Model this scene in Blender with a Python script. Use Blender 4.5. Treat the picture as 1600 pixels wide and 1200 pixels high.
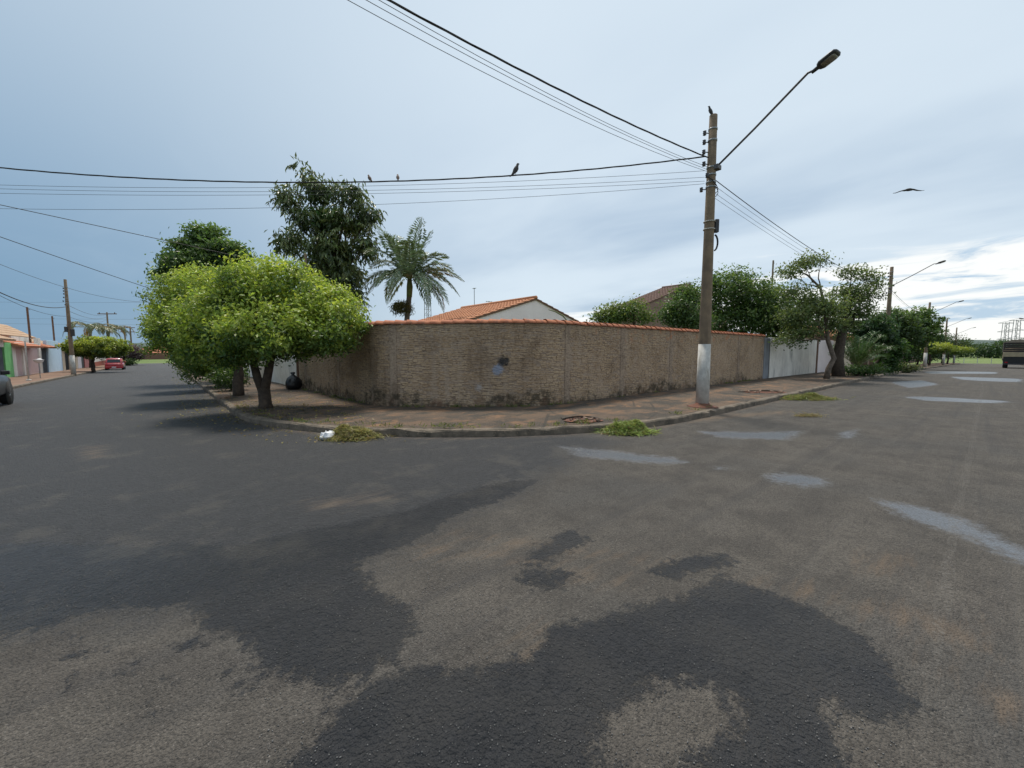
import bpy, math, random
import numpy as np
from mathutils import Vector

scene = bpy.context.scene
for o in list(bpy.data.objects):
    bpy.data.objects.remove(o)

# ------------------------------------------------------------------ camera
HEAD = math.radians(49.6)          # heading measured from +X (right street runs +X, left street runs +Y)
FPX, PITCH, EYE = 635.0, math.atan(53 / 635.0), 1.6
cam_d = bpy.data.cameras.new('camera')
cam = bpy.data.objects.new('camera', cam_d)
scene.collection.objects.link(cam)
cam.location = (0, 0, EYE)
cam.rotation_euler = (math.radians(90) - PITCH, 0, HEAD - math.radians(90))
cam_d.sensor_width = 36
cam_d.lens = 36 * FPX / 1600
cam_d.clip_start = 0.05
cam_d.clip_end = 6000
scene.camera = cam

# ------------------------------------------------------------------ sky, sun, exposure
SUN_EL, SUN_AZ = math.radians(68), math.atan2(0.92, 0.38)   # where the sun stands
world = bpy.data.worlds.new('World')
scene.world = world
world.use_nodes = True
wt = world.node_tree
wt.nodes.clear()


class NT:
    """tiny node helper"""
    def __init__(s, tree):
        s.t = tree

    def n(s, typ, **kw):
        nd = s.t.nodes.new(typ)
        for k, v in kw.items():
            setattr(nd, k, v)
        return nd

    def put(s, sock, v):
        if v is None:
            return
        if hasattr(v, 'is_output') or isinstance(v, bpy.types.NodeSocket):
            s.t.links.new(v, sock)
        else:
            if isinstance(v, (tuple, list)) and len(v) == 3 and sock.type == 'RGBA':
                v = (*v, 1)
            sock.default_value = v

    def math(s, op, a, b=None, c=None, clamp=False):
        nd = s.n('ShaderNodeMath', operation=op)
        nd.use_clamp = clamp
        for i, v in enumerate((a, b, c)):
            s.put(nd.inputs[i], v)
        return nd.outputs[0]

    def vmath(s, op, a, b=None, scale=None):
        nd = s.n('ShaderNodeVectorMath', operation=op)
        s.put(nd.inputs[0], a)
        s.put(nd.inputs[1], b)
        if scale is not None:
            s.put(nd.inputs['Scale'], scale)
        return nd.outputs['Value'] if op in ('DOT_PRODUCT', 'LENGTH', 'DISTANCE') else nd.outputs[0]

    def sstep(s, x, a, b, lo=0.0, hi=1.0):
        nd = s.n('ShaderNodeMapRange', interpolation_type='SMOOTHSTEP')
        s.put(nd.inputs[0], x)
        nd.inputs[1].default_value = a
        nd.inputs[2].default_value = b
        nd.inputs[3].default_value = lo
        nd.inputs[4].default_value = hi
        return nd.outputs[0]

    def noise(s, vec, scale, detail=4, rough=0.55, dist=0.0):
        nd = s.n('ShaderNodeTexNoise')
        s.put(nd.inputs['Vector'], vec)
        nd.inputs['Scale'].default_value = scale
        nd.inputs['Detail'].default_value = detail
        nd.inputs['Roughness'].default_value = rough
        nd.inputs['Distortion'].default_value = dist
        return nd.outputs[0]

    def voro(s, vec, scale, feature='F1', out=0):
        nd = s.n('ShaderNodeTexVoronoi', feature=feature)
        s.put(nd.inputs['Vector'], vec)
        nd.inputs['Scale'].default_value = scale
        return nd.outputs[out]

    def mix(s, f, a, b, mode='MIX'):
        nd = s.n('ShaderNodeMix', data_type='RGBA', blend_type=mode)
        s.put(nd.inputs[0], f)
        s.put(nd.inputs[6], a)
        s.put(nd.inputs[7], b)
        return nd.outputs[2]

    def mapping(s, vec, scale=(1, 1, 1), rot=(0, 0, 0), loc=(0, 0, 0)):
        nd = s.n('ShaderNodeMapping')
        s.put(nd.inputs[0], vec)
        nd.inputs[1].default_value = loc
        nd.inputs[2].default_value = rot
        nd.inputs[3].default_value = scale
        return nd.outputs[0]

    def bump(s, h, strength, dist, normal=None):
        nd = s.n('ShaderNodeBump')
        nd.inputs['Strength'].default_value = strength
        nd.inputs['Distance'].default_value = dist
        s.put(nd.inputs['Height'], h)
        s.put(nd.inputs['Normal'], normal)
        return nd.outputs[0]


def build_sky():
    g = NT(wt)
    tc = g.n('ShaderNodeTexCoord')
    d = tc.outputs['Generated']
    sep = g.n('ShaderNodeSeparateXYZ')
    g.put(sep.inputs[0], d)
    z = sep.outputs[2]
    zc = g.math('MAXIMUM', z, 0.0)
    # lateral coordinate: +1 towards the right street side, -1 towards the storm on the left
    R = (math.sin(HEAD), -math.cos(HEAD), 0)
    s_ = g.vmath('DOT_PRODUCT', d, R)
    # cloud-deck coordinates
    inv = g.math('DIVIDE', 1.0, g.math('ADD', zc, 0.10))
    flat = g.vmath('MULTIPLY', d, (1, 1, 0))
    p = g.vmath('SCALE', flat, scale=inv)
    pr = g.mapping(p, rot=(0, 0, math.radians(20)), scale=(1, 0.55, 1))
    n1 = g.noise(pr, 0.55, 5, 0.5)
    n2 = g.noise(pr, 1.7, 6, 0.58, 0.6)
    # deck colour: pale overhead, slate towards the left horizon, blue-grey low on the right
    left = g.sstep(s_, 0.08, -0.85)
    low = g.sstep(z, 0.62, 0.02)
    slate_f = g.math('MULTIPLY', left, g.math('ADD', 0.45, g.math('MULTIPLY', low, 0.55)))
    deck = g.mix(slate_f, (0.635, 0.735, 0.82), (0.155, 0.285, 0.43))
    grey_f = g.math('MULTIPLY', g.sstep(n1, 0.38, 0.66), g.sstep(z, 0.60, 0.16, 0.30, 0.95))
    grey_f = g.math('MULTIPLY', grey_f, g.sstep(s_, -0.6, 0.15, 0.10, 1.0))
    deck = g.mix(grey_f, deck, (0.36, 0.475, 0.61))
    soft = g.math('MULTIPLY', g.sstep(n2, 0.45, 0.75), g.sstep(s_, -0.5, 0.3, 0.05, 0.30))
    deck = g.mix(soft, deck, (0.66, 0.76, 0.84))
    # sunlit break under the edge of the deck, low on the right
    edge = g.math('ADD', g.sstep(s_, -0.40, 0.62, -0.01, 0.172), g.math('MULTIPLY', g.math('SUBTRACT', n2, 0.5), 0.16))
    under = g.sstep(g.math('SUBTRACT', edge, z), -0.005, 0.035)
    hp = g.mapping(d, scale=(2.2, 2.2, 17), loc=(3.1, 0.7, 0.2))
    st = g.noise(hp, 2.3, 7, 0.6, 0.8)
    bright = g.mix(g.sstep(st, 0.36, 0.54), (0.45, 0.59, 0.73), (0.93, 0.94, 0.92))
    col = g.mix(under, deck, bright)
    bg1 = g.n('ShaderNodeBackground')
    g.put(bg1.inputs[0], col)
    bg1.inputs[1].default_value = 1.0
    sky = g.n('ShaderNodeTexSky', sky_type='NISHITA')
    sky.sun_disc = False
    sky.sun_elevation = SUN_EL
    sky.sun_rotation = math.atan2(math.cos(SUN_AZ), math.sin(SUN_AZ))
    bg2 = g.n('ShaderNodeBackground')
    g.put(bg2.inputs[0], sky.outputs[0])
    bg2.inputs[1].default_value = 0.08
    ms = g.n('ShaderNodeMixShader')
    ms.inputs[0].default_value = 0.90
    wt.links.new(bg2.outputs[0], ms.inputs[1])
    wt.links.new(bg1.outputs[0], ms.inputs[2])
    out = g.n('ShaderNodeOutputWorld')
    wt.links.new(ms.outputs[0], out.inputs[0])


build_sky()
sun_d = bpy.data.lights.new('sun', 'SUN')
sun_d.energy = 3.4
sun_d.angle = math.radians(13.0)
sun_d.color = (1.0, 0.93, 0.82)
sun = bpy.data.objects.new('sun', sun_d)
scene.collection.objects.link(sun)
sdir = Vector((math.cos(SUN_AZ) * math.cos(SUN_EL), math.sin(SUN_AZ) * math.cos(SUN_EL), math.sin(SUN_EL)))
sun.rotation_euler = sdir.to_track_quat('Z', 'Y').to_euler()
sun.location = (-10, -20, 30)
scene.view_settings.view_transform = 'Standard'
scene.view_settings.look = 'None'
scene.view_settings.exposure = 0.2
scene.view_settings.gamma = 1.0
scene.render.engine = 'CYCLES'

# ------------------------------------------------------------------ terrain and picture helpers
rng = np.random.default_rng(7)
random.seed(7)


def softplus(t, k):
    t = np.asarray(t, float) / k
    return k * (np.log1p(np.exp(-np.abs(t))) + np.maximum(t, 0))


def H(u, v):
    """ground height: both streets fall gently away from the corner"""
    u = np.asarray(u, float); v = np.asarray(v, float)
    a = softplus(v - 4, 3) - softplus(v - 125, 4)
    b = softplus(u - 33, 5) - softplus(u - 150, 8)
    far = softplus(v - 132, 6) - softplus(v - 165, 6)
    return -0.0133 * a - 0.014 * b + 0.035 * far


CF = np.array([math.cos(HEAD), math.sin(HEAD), 0.0])
CR = np.array([math.sin(HEAD), -math.cos(HEAD), 0.0])
CZ = np.array([0, 0, 1.0])
FWD = math.cos(PITCH) * CF - math.sin(PITCH) * CZ
UPV = math.sin(PITCH) * CF + math.cos(PITCH) * CZ


def ray(px, py):
    return FWD + (px - 800) / FPX * CR + (600 - py) / FPX * UPV


def ground(px, py, off=0.0):
    """where the sight line meets the ground (a given height above it)"""
    d = ray(px, py); z = off
    for _ in range(12):
        t = (z - EYE) / d[2]
        p = d * t
        z = float(H(p[0], p[1])) + off
    return np.array([p[0], p[1], z])


def on_v(px, py, v):
    d = ray(px, py); t = v / d[1]
    return np.array([d[0] * t, v, EYE + d[2] * t])


def hz(px, py, u, v):
    """height at which the sight line passes the vertical through (u, v)"""
    d = ray(px, py)
    return EYE + d[2] / math.hypot(d[0], d[1]) * math.hypot(u, v)


def proj(p):
    q = np.asarray(p, float) - np.array([0, 0, EYE])
    w = q @ FWD
    return 800 + FPX * (q @ CR) / w, 600 - FPX * (q @ UPV) / w


# ------------------------------------------------------------------ mesh helpers
COL = scene.collection


def link(o, parent=None):
    COL.objects.link(o)
    if parent is not None:
        o.parent = parent
    return o


def mesh_from(name, V, F, mat=None, smooth=False):
    me = bpy.data.meshes.new(name)
    V = np.asarray(V, np.float32).reshape(-1, 3)
    if isinstance(F, np.ndarray):
        n, k = F.shape
        me.vertices.add(len(V)); me.vertices.foreach_set('co', V.ravel())
        me.loops.add(n * k); me.loops.foreach_set('vertex_index', F.astype(np.int32).ravel())
        me.polygons.add(n)
        me.polygons.foreach_set('loop_start', np.arange(0, n * k, k, dtype=np.int32))
        me.polygons.foreach_set('loop_total', np.full(n, k, np.int32))
        me.update(calc_edges=True)
    else:
        me.from_pydata(V.tolist(), [], [list(f) for f in F])
        me.update()
    if smooth:
        me.polygons.foreach_set('use_smooth', np.ones(len(me.polygons), bool))
    if mat:
        me.materials.append(mat)
    return me


def part(name, geo, mat, parent=None, smooth=False, loc=None, rot=None):
    V, F = geo
    o = bpy.data.objects.new(name, mesh_from(name, V, F, mat, smooth))
    link(o, parent)
    if loc is not None:
        o.location = loc
    if rot is not None:
        o.rotation_euler = rot
    return o


def tag(o, label=None, cat=None, group=None, kind=None):
    if label: o['label'] = label
    if cat: o['category'] = cat
    if group: o['group'] = group
    if kind: o['kind'] = kind
    return o


def thing(name, label, cat, loc=(0, 0, 0), rotz=0.0, group=None):
    o = bpy.data.objects.new(name, None)
    o.empty_display_size = 0.2
    link(o)
    o.location = tuple(float(c) for c in loc)
    o.rotation_euler = (0, 0, rotz)
    return tag(o, label, cat, group)


def copy_tree(o, parent=None):
    c = o.copy(); link(c, parent)
    for ch in list(o.children):
        copy_tree(ch, c)
    return c


def struct(name, geo, mat, smooth=False):
    return tag(part(name, geo, mat, None, smooth), kind='structure')


def box(x0, y0, z0, x1, y1, z1):
    V = [(x0, y0, z0), (x1, y0, z0), (x1, y1, z0), (x0, y1, z0), (x0, y0, z1), (x1, y0, z1), (x1, y1, z1), (x0, y1, z1)]
    F = [(0, 3, 2, 1), (4, 5, 6, 7), (0, 1, 5, 4), (1, 2, 6, 5), (2, 3, 7, 6), (3, 0, 4, 7)]
    return V, F


def bbox(x0, y0, z0, x1, y1, z1, b=0.01):
    """box with chamfered vertical and top edges"""
    def ring(i, z):
        return [(x0 + i, y0 + b, z), (x0 + b, y0 + i, z), (x1 - b, y0 + i, z), (x1 - i, y0 + b, z),
                (x1 - i, y1 - b, z), (x1 - b, y1 - i, z), (x0 + b, y1 - i, z), (x0 + i, y1 - b, z)]
    V = ring(0, z0) + ring(0, z1 - b) + ring(b * 0.9, z1)
    F = [tuple(range(7, -1, -1)), tuple(range(16, 24))]
    for r in (0, 8):
        for i in range(8):
            j = (i + 1) % 8
            F.append((r + i, r + j, r + 8 + j, r + 8 + i))
    return V, F


def join(geos):
    V, F, n = [], [], 0
    for v, f in geos:
        V.extend([tuple(p) for p in v]); F.extend([tuple(int(i) + n for i in q) for q in f]); n += len(v)
    return V, F


def xf(geo, loc=(0, 0, 0), rz=0.0, s=1.0):
    V, F = geo
    V = np.asarray(V, float) * s
    c, sn = math.cos(rz), math.sin(rz)
    W = V.copy()
    W[:, 0] = V[:, 0] * c - V[:, 1] * sn
    W[:, 1] = V[:, 0] * sn + V[:, 1] * c
    return (W + np.asarray(loc, float)).tolist(), F


def tube(pts, radii, n=8, caps=True):
    P = np.asarray(pts, float)
    m = len(P)
    if np.isscalar(radii):
        radii = [radii] * m
    T = np.gradient(P, axis=0)
    T /= np.linalg.norm(T, axis=1)[:, None] + 1e-12
    ref = np.array([0, 0, 1.0]) if abs(T[0][2]) < 0.9 else np.array([1.0, 0, 0])
    V, F = [], []
    a = np.cross(T[0], ref); a /= np.linalg.norm(a)
    for i in range(m):
        a = a - T[i] * (a @ T[i]); a /= np.linalg.norm(a) + 1e-12
        b = np.cross(T[i], a)
        for k in range(n):
            th = 2 * math.pi * k / n
            V.append(tuple(P[i] + radii[i] * (math.cos(th) * a + math.sin(th) * b)))
    for i in range(m - 1):
        for k in range(n):
            k2 = (k + 1) % n
            F.append((i * n + k, i * n + k2, (i + 1) * n + k2, (i + 1) * n + k))
    if caps:
        F.append(tuple(range(n - 1, -1, -1)))
        F.append(tuple(range((m - 1) * n, m * n)))
    return V, F


def lathe(prof, n=16, axis='z'):
    """prof: list of (r, h)"""
    V, F = [], []
    for r, h in prof:
        for k in range(n):
            th = 2 * math.pi * k / n
            if axis == 'z':
                V.append((r * math.cos(th), r * math.sin(th), h))
            elif axis == 'y':
                V.append((r * math.cos(th), h, -r * math.sin(th)))
            else:
                V.append((h, r * math.cos(th), r * math.sin(th)))
    for i in range(len(prof) - 1):
        for k in range(n):
            k2 = (k + 1) % n
            F.append((i * n + k, i * n + k2, (i + 1) * n + k2, (i + 1) * n + k))
    F.append(tuple(range(n - 1, -1, -1)))
    F.append(tuple(range((len(prof) - 1) * n, len(prof) * n)))
    return V, F


# ------------------------------------------------------------------ materials
MATS = {}


def material(name):
    m = bpy.data.materials.new(name)
    m.use_nodes = True
    t = m.node_tree
    b = next(n for n in t.nodes if n.type == 'BSDF_PRINCIPLED')
    MATS[name] = m
    return m, NT(t), b


def gpos(g):
    return g.n('ShaderNodeNewGeometry').outputs['Position']


def mat(name, c1, c2=None, scale=3.0, rough=0.8, bump=0.0, bscale=40.0, metal=0.0, spec=0.5, stain=None, coat=0.0, c3=None):
    """plain procedural surface: two colours blended by noise, optional blotches (stain) and bump"""
    m, g, b = material(name)
    p = gpos(g)
    if c2 is None:
        c2 = tuple(x * 0.8 for x in c1)
    n = g.noise(p, scale, 6, 0.6, 0.3)
    c = g.mix(g.sstep(n, 0.32, 0.68), c1, c2)
    if stain:
        n2 = g.noise(g.mapping(p, scale=(1, 1, 0.35)), scale * 0.7, 6, 0.62, 0.5)
        c = g.mix(g.sstep(n2, 0.52, 0.72, 0, 0.8), c, stain)
    if c3:
        c = g.mix(g.sstep(g.noise(p, scale * 7, 3), 0.58, 0.72), c, c3)
    g.put(b.inputs['Base Color'], c)
    b.inputs['Roughness'].default_value = rough
    b.inputs['Metallic'].default_value = metal
    b.inputs['Specular IOR Level'].default_value = spec
    b.inputs['Coat Weight'].default_value = coat
    if bump:
        g.put(b.inputs['Normal'], g.bump(g.noise(p, bscale, 5, 0.65), bump, 0.02))
    return m


def leaf_mat(name, gloss=0.42, trans=0.48):
    m, g, b = material(name)
    at = g.n('ShaderNodeAttribute', attribute_name='tint')
    col = at.outputs['Color']
    g.put(b.inputs['Base Color'], col)
    b.inputs['Roughness'].default_value = gloss
    b.inputs['Specular IOR Level'].default_value = 0.45
    tr = g.n('ShaderNodeBsdfTranslucent')
    g.put(tr.inputs[0], g.mix(1.0, col, (1.0, 1.0, 0.72), 'MULTIPLY'))
    ms = g.n('ShaderNodeMixShader')
    ms.inputs[0].default_value = trans
    g.t.links.new(b.outputs[0], ms.inputs[1])
    g.t.links.new(tr.outputs[0], ms.inputs[2])
    out = next(n for n in g.t.nodes if n.type == 'OUTPUT_MATERIAL')
    g.t.links.new(ms.outputs[0], out.inputs[0])
    return m


LEAF = leaf_mat('leaf')
LEAF_GLOSSY = leaf_mat('leaf_glossy', 0.33, 0.22)
M_BARK = mat('bark', (0.085, 0.062, 0.045), (0.045, 0.033, 0.026), 9, 0.95, 0.8, 30)
M_BARK_PALE = mat('bark_pale', (0.17, 0.13, 0.10), (0.09, 0.07, 0.055), 7, 0.95, 0.6, 30)
M_CONC_POLE = mat('pole_concrete', (0.225, 0.160, 0.102), (0.155, 0.112, 0.076), 4, 0.9, 0.35, 60, stain=(0.105, 0.078, 0.056))
M_POLE_WHITE = mat('pole_whitewash', (0.56, 0.54, 0.50), (0.42, 0.40, 0.37), 6, 0.85, 0.3, 50, stain=(0.27, 0.24, 0.20))
M_STEEL = mat('galvanised_steel', (0.32, 0.33, 0.34), (0.22, 0.23, 0.24), 12, 0.5, metal=0.7)
M_DARKMETAL = mat('dark_metal', (0.045, 0.045, 0.05), (0.03, 0.03, 0.033), 12, 0.5, metal=0.3)
M_ARM = mat('lamp_arm_steel', (0.13, 0.12, 0.125), (0.08, 0.075, 0.08), 12, 0.55, metal=0.4)
M_BLACKCABLE = mat('cable_sheath', (0.022, 0.021, 0.022), (0.035, 0.033, 0.033), 20, 0.7)
M_GREYWIRE = mat('aluminium_wire', (0.10, 0.105, 0.115), (0.075, 0.08, 0.088), 20, 0.6)
M_PORCELAIN = mat('insulator_porcelain', (0.045, 0.035, 0.035), (0.03, 0.025, 0.025), 20, 0.25)
M_TERRA = mat('terracotta', (0.47, 0.175, 0.085), (0.34, 0.115, 0.06), 7, 0.85, 0.25, 60, stain=(0.17, 0.085, 0.06))
M_TERRA_OLD = mat('terracotta_weathered', (0.46, 0.21, 0.105), (0.36, 0.15, 0.075), 3, 0.9, 0.2, 40, stain=(0.25, 0.13, 0.08))
M_TERRA_PALE = mat('terracotta_pale', (0.46, 0.32, 0.215), (0.38, 0.25, 0.16), 3, 0.9, 0.2, 40)
M_WHITEWALL = mat('white_wall', (0.78, 0.74, 0.68), (0.64, 0.60, 0.55), 1.6, 0.85, 0.15, 30, stain=(0.30, 0.29, 0.27))
M_CREAM = mat('cream_wall', (0.58, 0.50, 0.38), (0.50, 0.42, 0.31), 1.4, 0.85, 0.1, 30, stain=(0.40, 0.33, 0.25))
M_PINKWHITE = mat('pinkish_white_wall', (0.82, 0.74, 0.74), (0.76, 0.68, 0.68), 1.2, 0.85, 0.1, 30)
M_BROWNWALL = mat('brown_wall', (0.32, 0.205, 0.165), (0.27, 0.17, 0.135), 1.2, 0.85, 0.1, 30)
M_GREEN_PAINT = mat('green_paint', (0.16, 0.47, 0.16), (0.13, 0.40, 0.14), 2, 0.7)
M_LILAC = mat('lilac_gate', (0.66, 0.53, 0.52), (0.60, 0.48, 0.48), 2, 0.6)
M_BLUE_PAINT = mat('pale_blue_paint', (0.50, 0.66, 0.80), (0.44, 0.60, 0.74), 2, 0.75)
M_GREYGATE = mat('slate_gate', (0.12, 0.14, 0.165), (0.095, 0.11, 0.13), 3, 0.5)
M_PINKPAINT = mat('salmon_paint', (0.56, 0.21, 0.19), (0.49, 0.18, 0.16), 2, 0.75)
M_REDBASE = mat('brick_red_paint', (0.34, 0.085, 0.05), (0.27, 0.07, 0.045), 2, 0.75)
M_DARKDOOR = mat('dark_door', (0.035, 0.04, 0.048), (0.025, 0.03, 0.036), 2, 0.5)
M_WOOD = mat('brown_wood', (0.16, 0.085, 0.05), (0.11, 0.06, 0.038), 6, 0.8, 0.2, 30)
M_RUBBER = mat('rubber', (0.02, 0.02, 0.021), (0.03, 0.03, 0.03), 20, 0.85)
M_RIM = mat('wheel_rim', (0.45, 0.46, 0.47), (0.36, 0.37, 0.38), 20, 0.35, metal=0.8)
M_GLASSDARK = mat('car_glass', (0.02, 0.026, 0.03), (0.016, 0.02, 0.024), 5, 0.06)
M_REDPAINT = mat('red_car_paint', (0.40, 0.012, 0.022), (0.36, 0.01, 0.02), 4, 0.3, coat=0.8)
M_DARKPAINT = mat('dark_car_paint', (0.014, 0.016, 0.017), (0.012, 0.013, 0.014), 4, 0.4, coat=0.25)
M_TAILLIGHT = mat('tail_light_plastic', (0.35, 0.01, 0.012), (0.28, 0.008, 0.01), 10, 0.2)
M_PLATE = mat('plate_white', (0.7, 0.7, 0.7), (0.6, 0.6, 0.62), 10, 0.5)
M_TARP = mat('tarpaulin', (0.30, 0.245, 0.19), (0.24, 0.19, 0.15), 3, 0.8)
M_TRUCKDARK = mat('truck_boards', (0.040, 0.030, 0.027), (0.03, 0.022, 0.02), 3, 0.75)
M_TRUCKPALE = mat('truck_tail_board', (0.42, 0.34, 0.22), (0.32, 0.26, 0.17), 3, 0.8)
M_BAG = mat('bin_bag', (0.012, 0.013, 0.016), (0.018, 0.019, 0.022), 5, 0.28, 0.6, 14)
M_LITTER = mat('white_litter', (0.75, 0.74, 0.74), (0.62, 0.62, 0.63), 9, 0.6, 0.4, 20)
M_BIRD = mat('dark_feathers', (0.035, 0.033, 0.036), (0.055, 0.05, 0.052), 30, 0.8)
M_BIRD_BROWN = mat('brown_feathers', (0.17, 0.11, 0.085), (0.11, 0.075, 0.06), 30, 0.8)
M_SOIL = mat('red_soil', (0.19, 0.075, 0.045), (0.11, 0.055, 0.04), 9, 0.95, 0.8, 40)
M_RUBBLE = mat('rubble', (0.26, 0.17, 0.12), (0.17, 0.12, 0.09), 9, 0.95, 0.5, 40)
M_STONE = mat('stone_cladding', (0.30, 0.20, 0.145), (0.20, 0.14, 0.105), 5, 0.9, 0.6, 14)


def asphalt():
    m, g, b = material('asphalt')
    p = gpos(g)
    def attr(n):
        return g.n('ShaderNodeAttribute', attribute_name=n).outputs['Fac']
    damp, pud, sand, fresh = attr('damp'), attr('puddle'), attr('sand'), attr('fresh')
    nA = g.noise(p, 2.2, 5, 0.6)
    nB = g.noise(p, 14, 5, 0.65)
    nC = g.noise(p, 75, 3, 0.6)
    agg = g.voro(p, 95)
    wob = g.math('ADD', g.math('MULTIPLY', g.math('SUBTRACT', nA, 0.5), 0.28),
                 g.math('ADD', g.math('MULTIPLY', g.math('SUBTRACT', nB, 0.5), 0.36), g.math('MULTIPLY', g.math('SUBTRACT', nC, 0.5), 0.20)))
    wet = g.sstep(g.math('ADD', damp, wob), -0.03, 0.05)
    new = g.sstep(g.math('ADD', fresh, g.math('MULTIPLY', wob, 1.6)), -0.35, 0.35)
    isl = g.math('MULTIPLY', g.math('MAXIMUM', new, g.math('MULTIPLY', wet, 0.7)), g.sstep(g.math('ADD', g.noise(p, 1.5, 6, 0.66), g.math('MULTIPLY', fresh, -0.02)), 0.47, 0.62, 0, 0.75))
    # dry, dusty old surface
    dry = g.mix(g.sstep(nA, 0.3, 0.7), (0.076, 0.068, 0.060), (0.124, 0.110, 0.094))
    dry = g.mix(g.sstep(g.noise(p, 0.55, 4), 0.45, 0.7, 0, 0.6), dry, (0.078, 0.076, 0.073))
    speck = g.sstep(g.noise(p, 55, 4, 0.75), 0.42, 0.66)
    dry = g.mix(g.math('MULTIPLY', speck, 0.70), dry, (0.034, 0.031, 0.028))
    dry = g.mix(g.sstep(g.noise(p, 5.5, 6, 0.75), 0.60, 0.70, 0, 0.6), dry, (0.034, 0.032, 0.031))
    dry = g.mix(g.sstep(g.noise(p, 85, 3, 0.7), 0.60, 0.70, 0, 0.75), dry, (0.23, 0.21, 0.19))
    trk = g.noise(g.mapping(p, rot=(0, 0, math.radians(38)), scale=(0.25, 5.0, 1)), 1.0, 5, 0.6)
    dry = g.mix(g.sstep(trk, 0.52, 0.72, 0, 0.45), dry, (0.120, 0.108, 0.094))
    trk2 = g.noise(g.mapping(p, scale=(0.12, 3.4, 1)), 1.0, 5, 0.62)
    dry = g.mix(g.sstep(trk2, 0.50, 0.68, 0, 0.40), dry, (0.052, 0.050, 0.050))
    dry = g.mix(g.sstep(g.noise(p, 13, 5, 0.75), 0.52, 0.68, 0, 0.55), dry, (0.045, 0.041, 0.037))
    # fresh / damp bitumen
    drk = g.mix(g.sstep(nB, 0.3, 0.7), (0.016, 0.0165, 0.019), (0.030, 0.0305, 0.034))
    drk = g.mix(g.sstep(g.noise(p, 70, 4, 0.75), 0.57, 0.68, 0, 0.75), drk, (0.085, 0.08, 0.077))
    drk = g.mix(isl, drk, (0.060, 0.055, 0.049))
    drk = g.mix(g.math('MULTIPLY', wet, g.math('SUBTRACT', 0.8, g.math('MULTIPLY', g.sstep(fresh, -0.2, 0.8), 0.5))), drk, g.mix(1.0, drk, (0.45, 0.46, 0.50), 'MULTIPLY'))
    dk = g.math('MAXIMUM', wet, new)
    col = g.mix(dk, dry, drk)
    # sand washed over the surface
    sn = g.noise(g.mapping(p, rot=(0, 0, math.radians(-28)), scale=(0.6, 3.2, 1)), 3.0, 6, 0.7)
    sd = g.math('MULTIPLY', g.sstep(g.math('ADD', sand, g.math('MULTIPLY', g.math('SUBTRACT', sn, 0.5), 1.3)), -0.10, 0.42), 0.62)
    sd = g.math('MULTIPLY', sd, g.math('SUBTRACT', 1.0, g.math('MULTIPLY', wet, 0.85)))
    col = g.mix(sd, col, (0.175, 0.125, 0.085))
    # standing water
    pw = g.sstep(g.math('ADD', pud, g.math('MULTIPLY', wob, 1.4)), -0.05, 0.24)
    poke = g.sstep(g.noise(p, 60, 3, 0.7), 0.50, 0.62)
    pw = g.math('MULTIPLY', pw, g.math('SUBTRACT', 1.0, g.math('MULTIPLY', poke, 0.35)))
    col = g.mix(pw, col, (0.080, 0.088, 0.102))  # pale blue-grey base colour carries part of the sky's reflection
    g.put(b.inputs['Base Color'], col)
    r = g.math('SUBTRACT', 0.88, g.math('MULTIPLY', new, 0.22))
    r = g.math('SUBTRACT', r, g.math('MULTIPLY', wet, 0.26))
    r = g.math('MULTIPLY', r, g.math('SUBTRACT', 1.0, g.math('MULTIPLY', pw, 0.66)))
    g.put(b.inputs['Roughness'], r)
    g.put(b.inputs['Specular IOR Level'], g.math('ADD', g.math('ADD', 0.30, g.math('MULTIPLY', dk, 0.20)), g.math('MULTIPLY', pw, 0.12)))
    hgt = g.math('ADD', g.math('MULTIPLY', agg, -0.9), g.math('MULTIPLY', nC, 0.8))
    hgt = g.math('ADD', hgt, g.math('MULTIPLY', g.noise(p, 26, 4, 0.7), g.math('ADD', 0.8, g.math('MULTIPLY', dk, 2.4))))
    hgt = g.math('ADD', hgt, g.math('MULTIPLY', g.voro(p, 42), g.math('MULTIPLY', dk, -1.2)))
    hgt = g.math('MULTIPLY', hgt, g.math('SUBTRACT', 1.0, g.math('MULTIPLY', pw, 0.8)))
    g.put(b.inputs['Normal'], g.bump(hgt, 0.95, 0.016))
    return m


def pavement_mat():
    m, g, b = material('worn_pavement')
    p = gpos(g)
    n1 = g.noise(p, 0.8, 6, 0.62, 0.5)
    n2 = g.noise(g.mapping(p, rot=(0, 0, 0.5), scale=(0.7, 1.8, 1)), 1.7, 7, 0.68, 0.6)
    n3 = g.noise(p, 26, 5, 0.7)
    c = g.mix(g.sstep(n1, 0.36, 0.64), (0.055, 0.043, 0.033), (0.125, 0.080, 0.050))
    c = g.mix(g.sstep(n2, 0.50, 0.64, 0, 0.85), c, (0.23, 0.122, 0.060))
    c = g.mix(g.sstep(g.noise(p, 1.1, 6, 0.7), 0.47, 0.60, 0, 0.85), c, (0.040, 0.034, 0.026))
    c = g.mix(g.sstep(n3, 0.5, 0.75, 0, 0.5), c, (0.036, 0.032, 0.024))
    c = g.mix(g.sstep(g.noise(p, 90, 2), 0.64, 0.74, 0, 0.6), c, (0.30, 0.24, 0.18))
    cr = g.voro(g.vmath('ADD', p, g.vmath('SCALE', g.n('ShaderNodeTexNoise').outputs[1], scale=0.25)), 0.55, 'DISTANCE_TO_EDGE')
    c = g.mix(g.sstep(cr, 0.012, 0.004, 0, 0.75), c, (0.03, 0.026, 0.02))
    g.put(b.inputs['Base Color'], c)
    b.inputs['Roughness'].default_value = 0.85
    g.put(b.inputs['Normal'], g.bump(g.math('ADD', g.math('MULTIPLY', n3, 0.9), n2), 0.95, 0.04))
    return m


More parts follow.
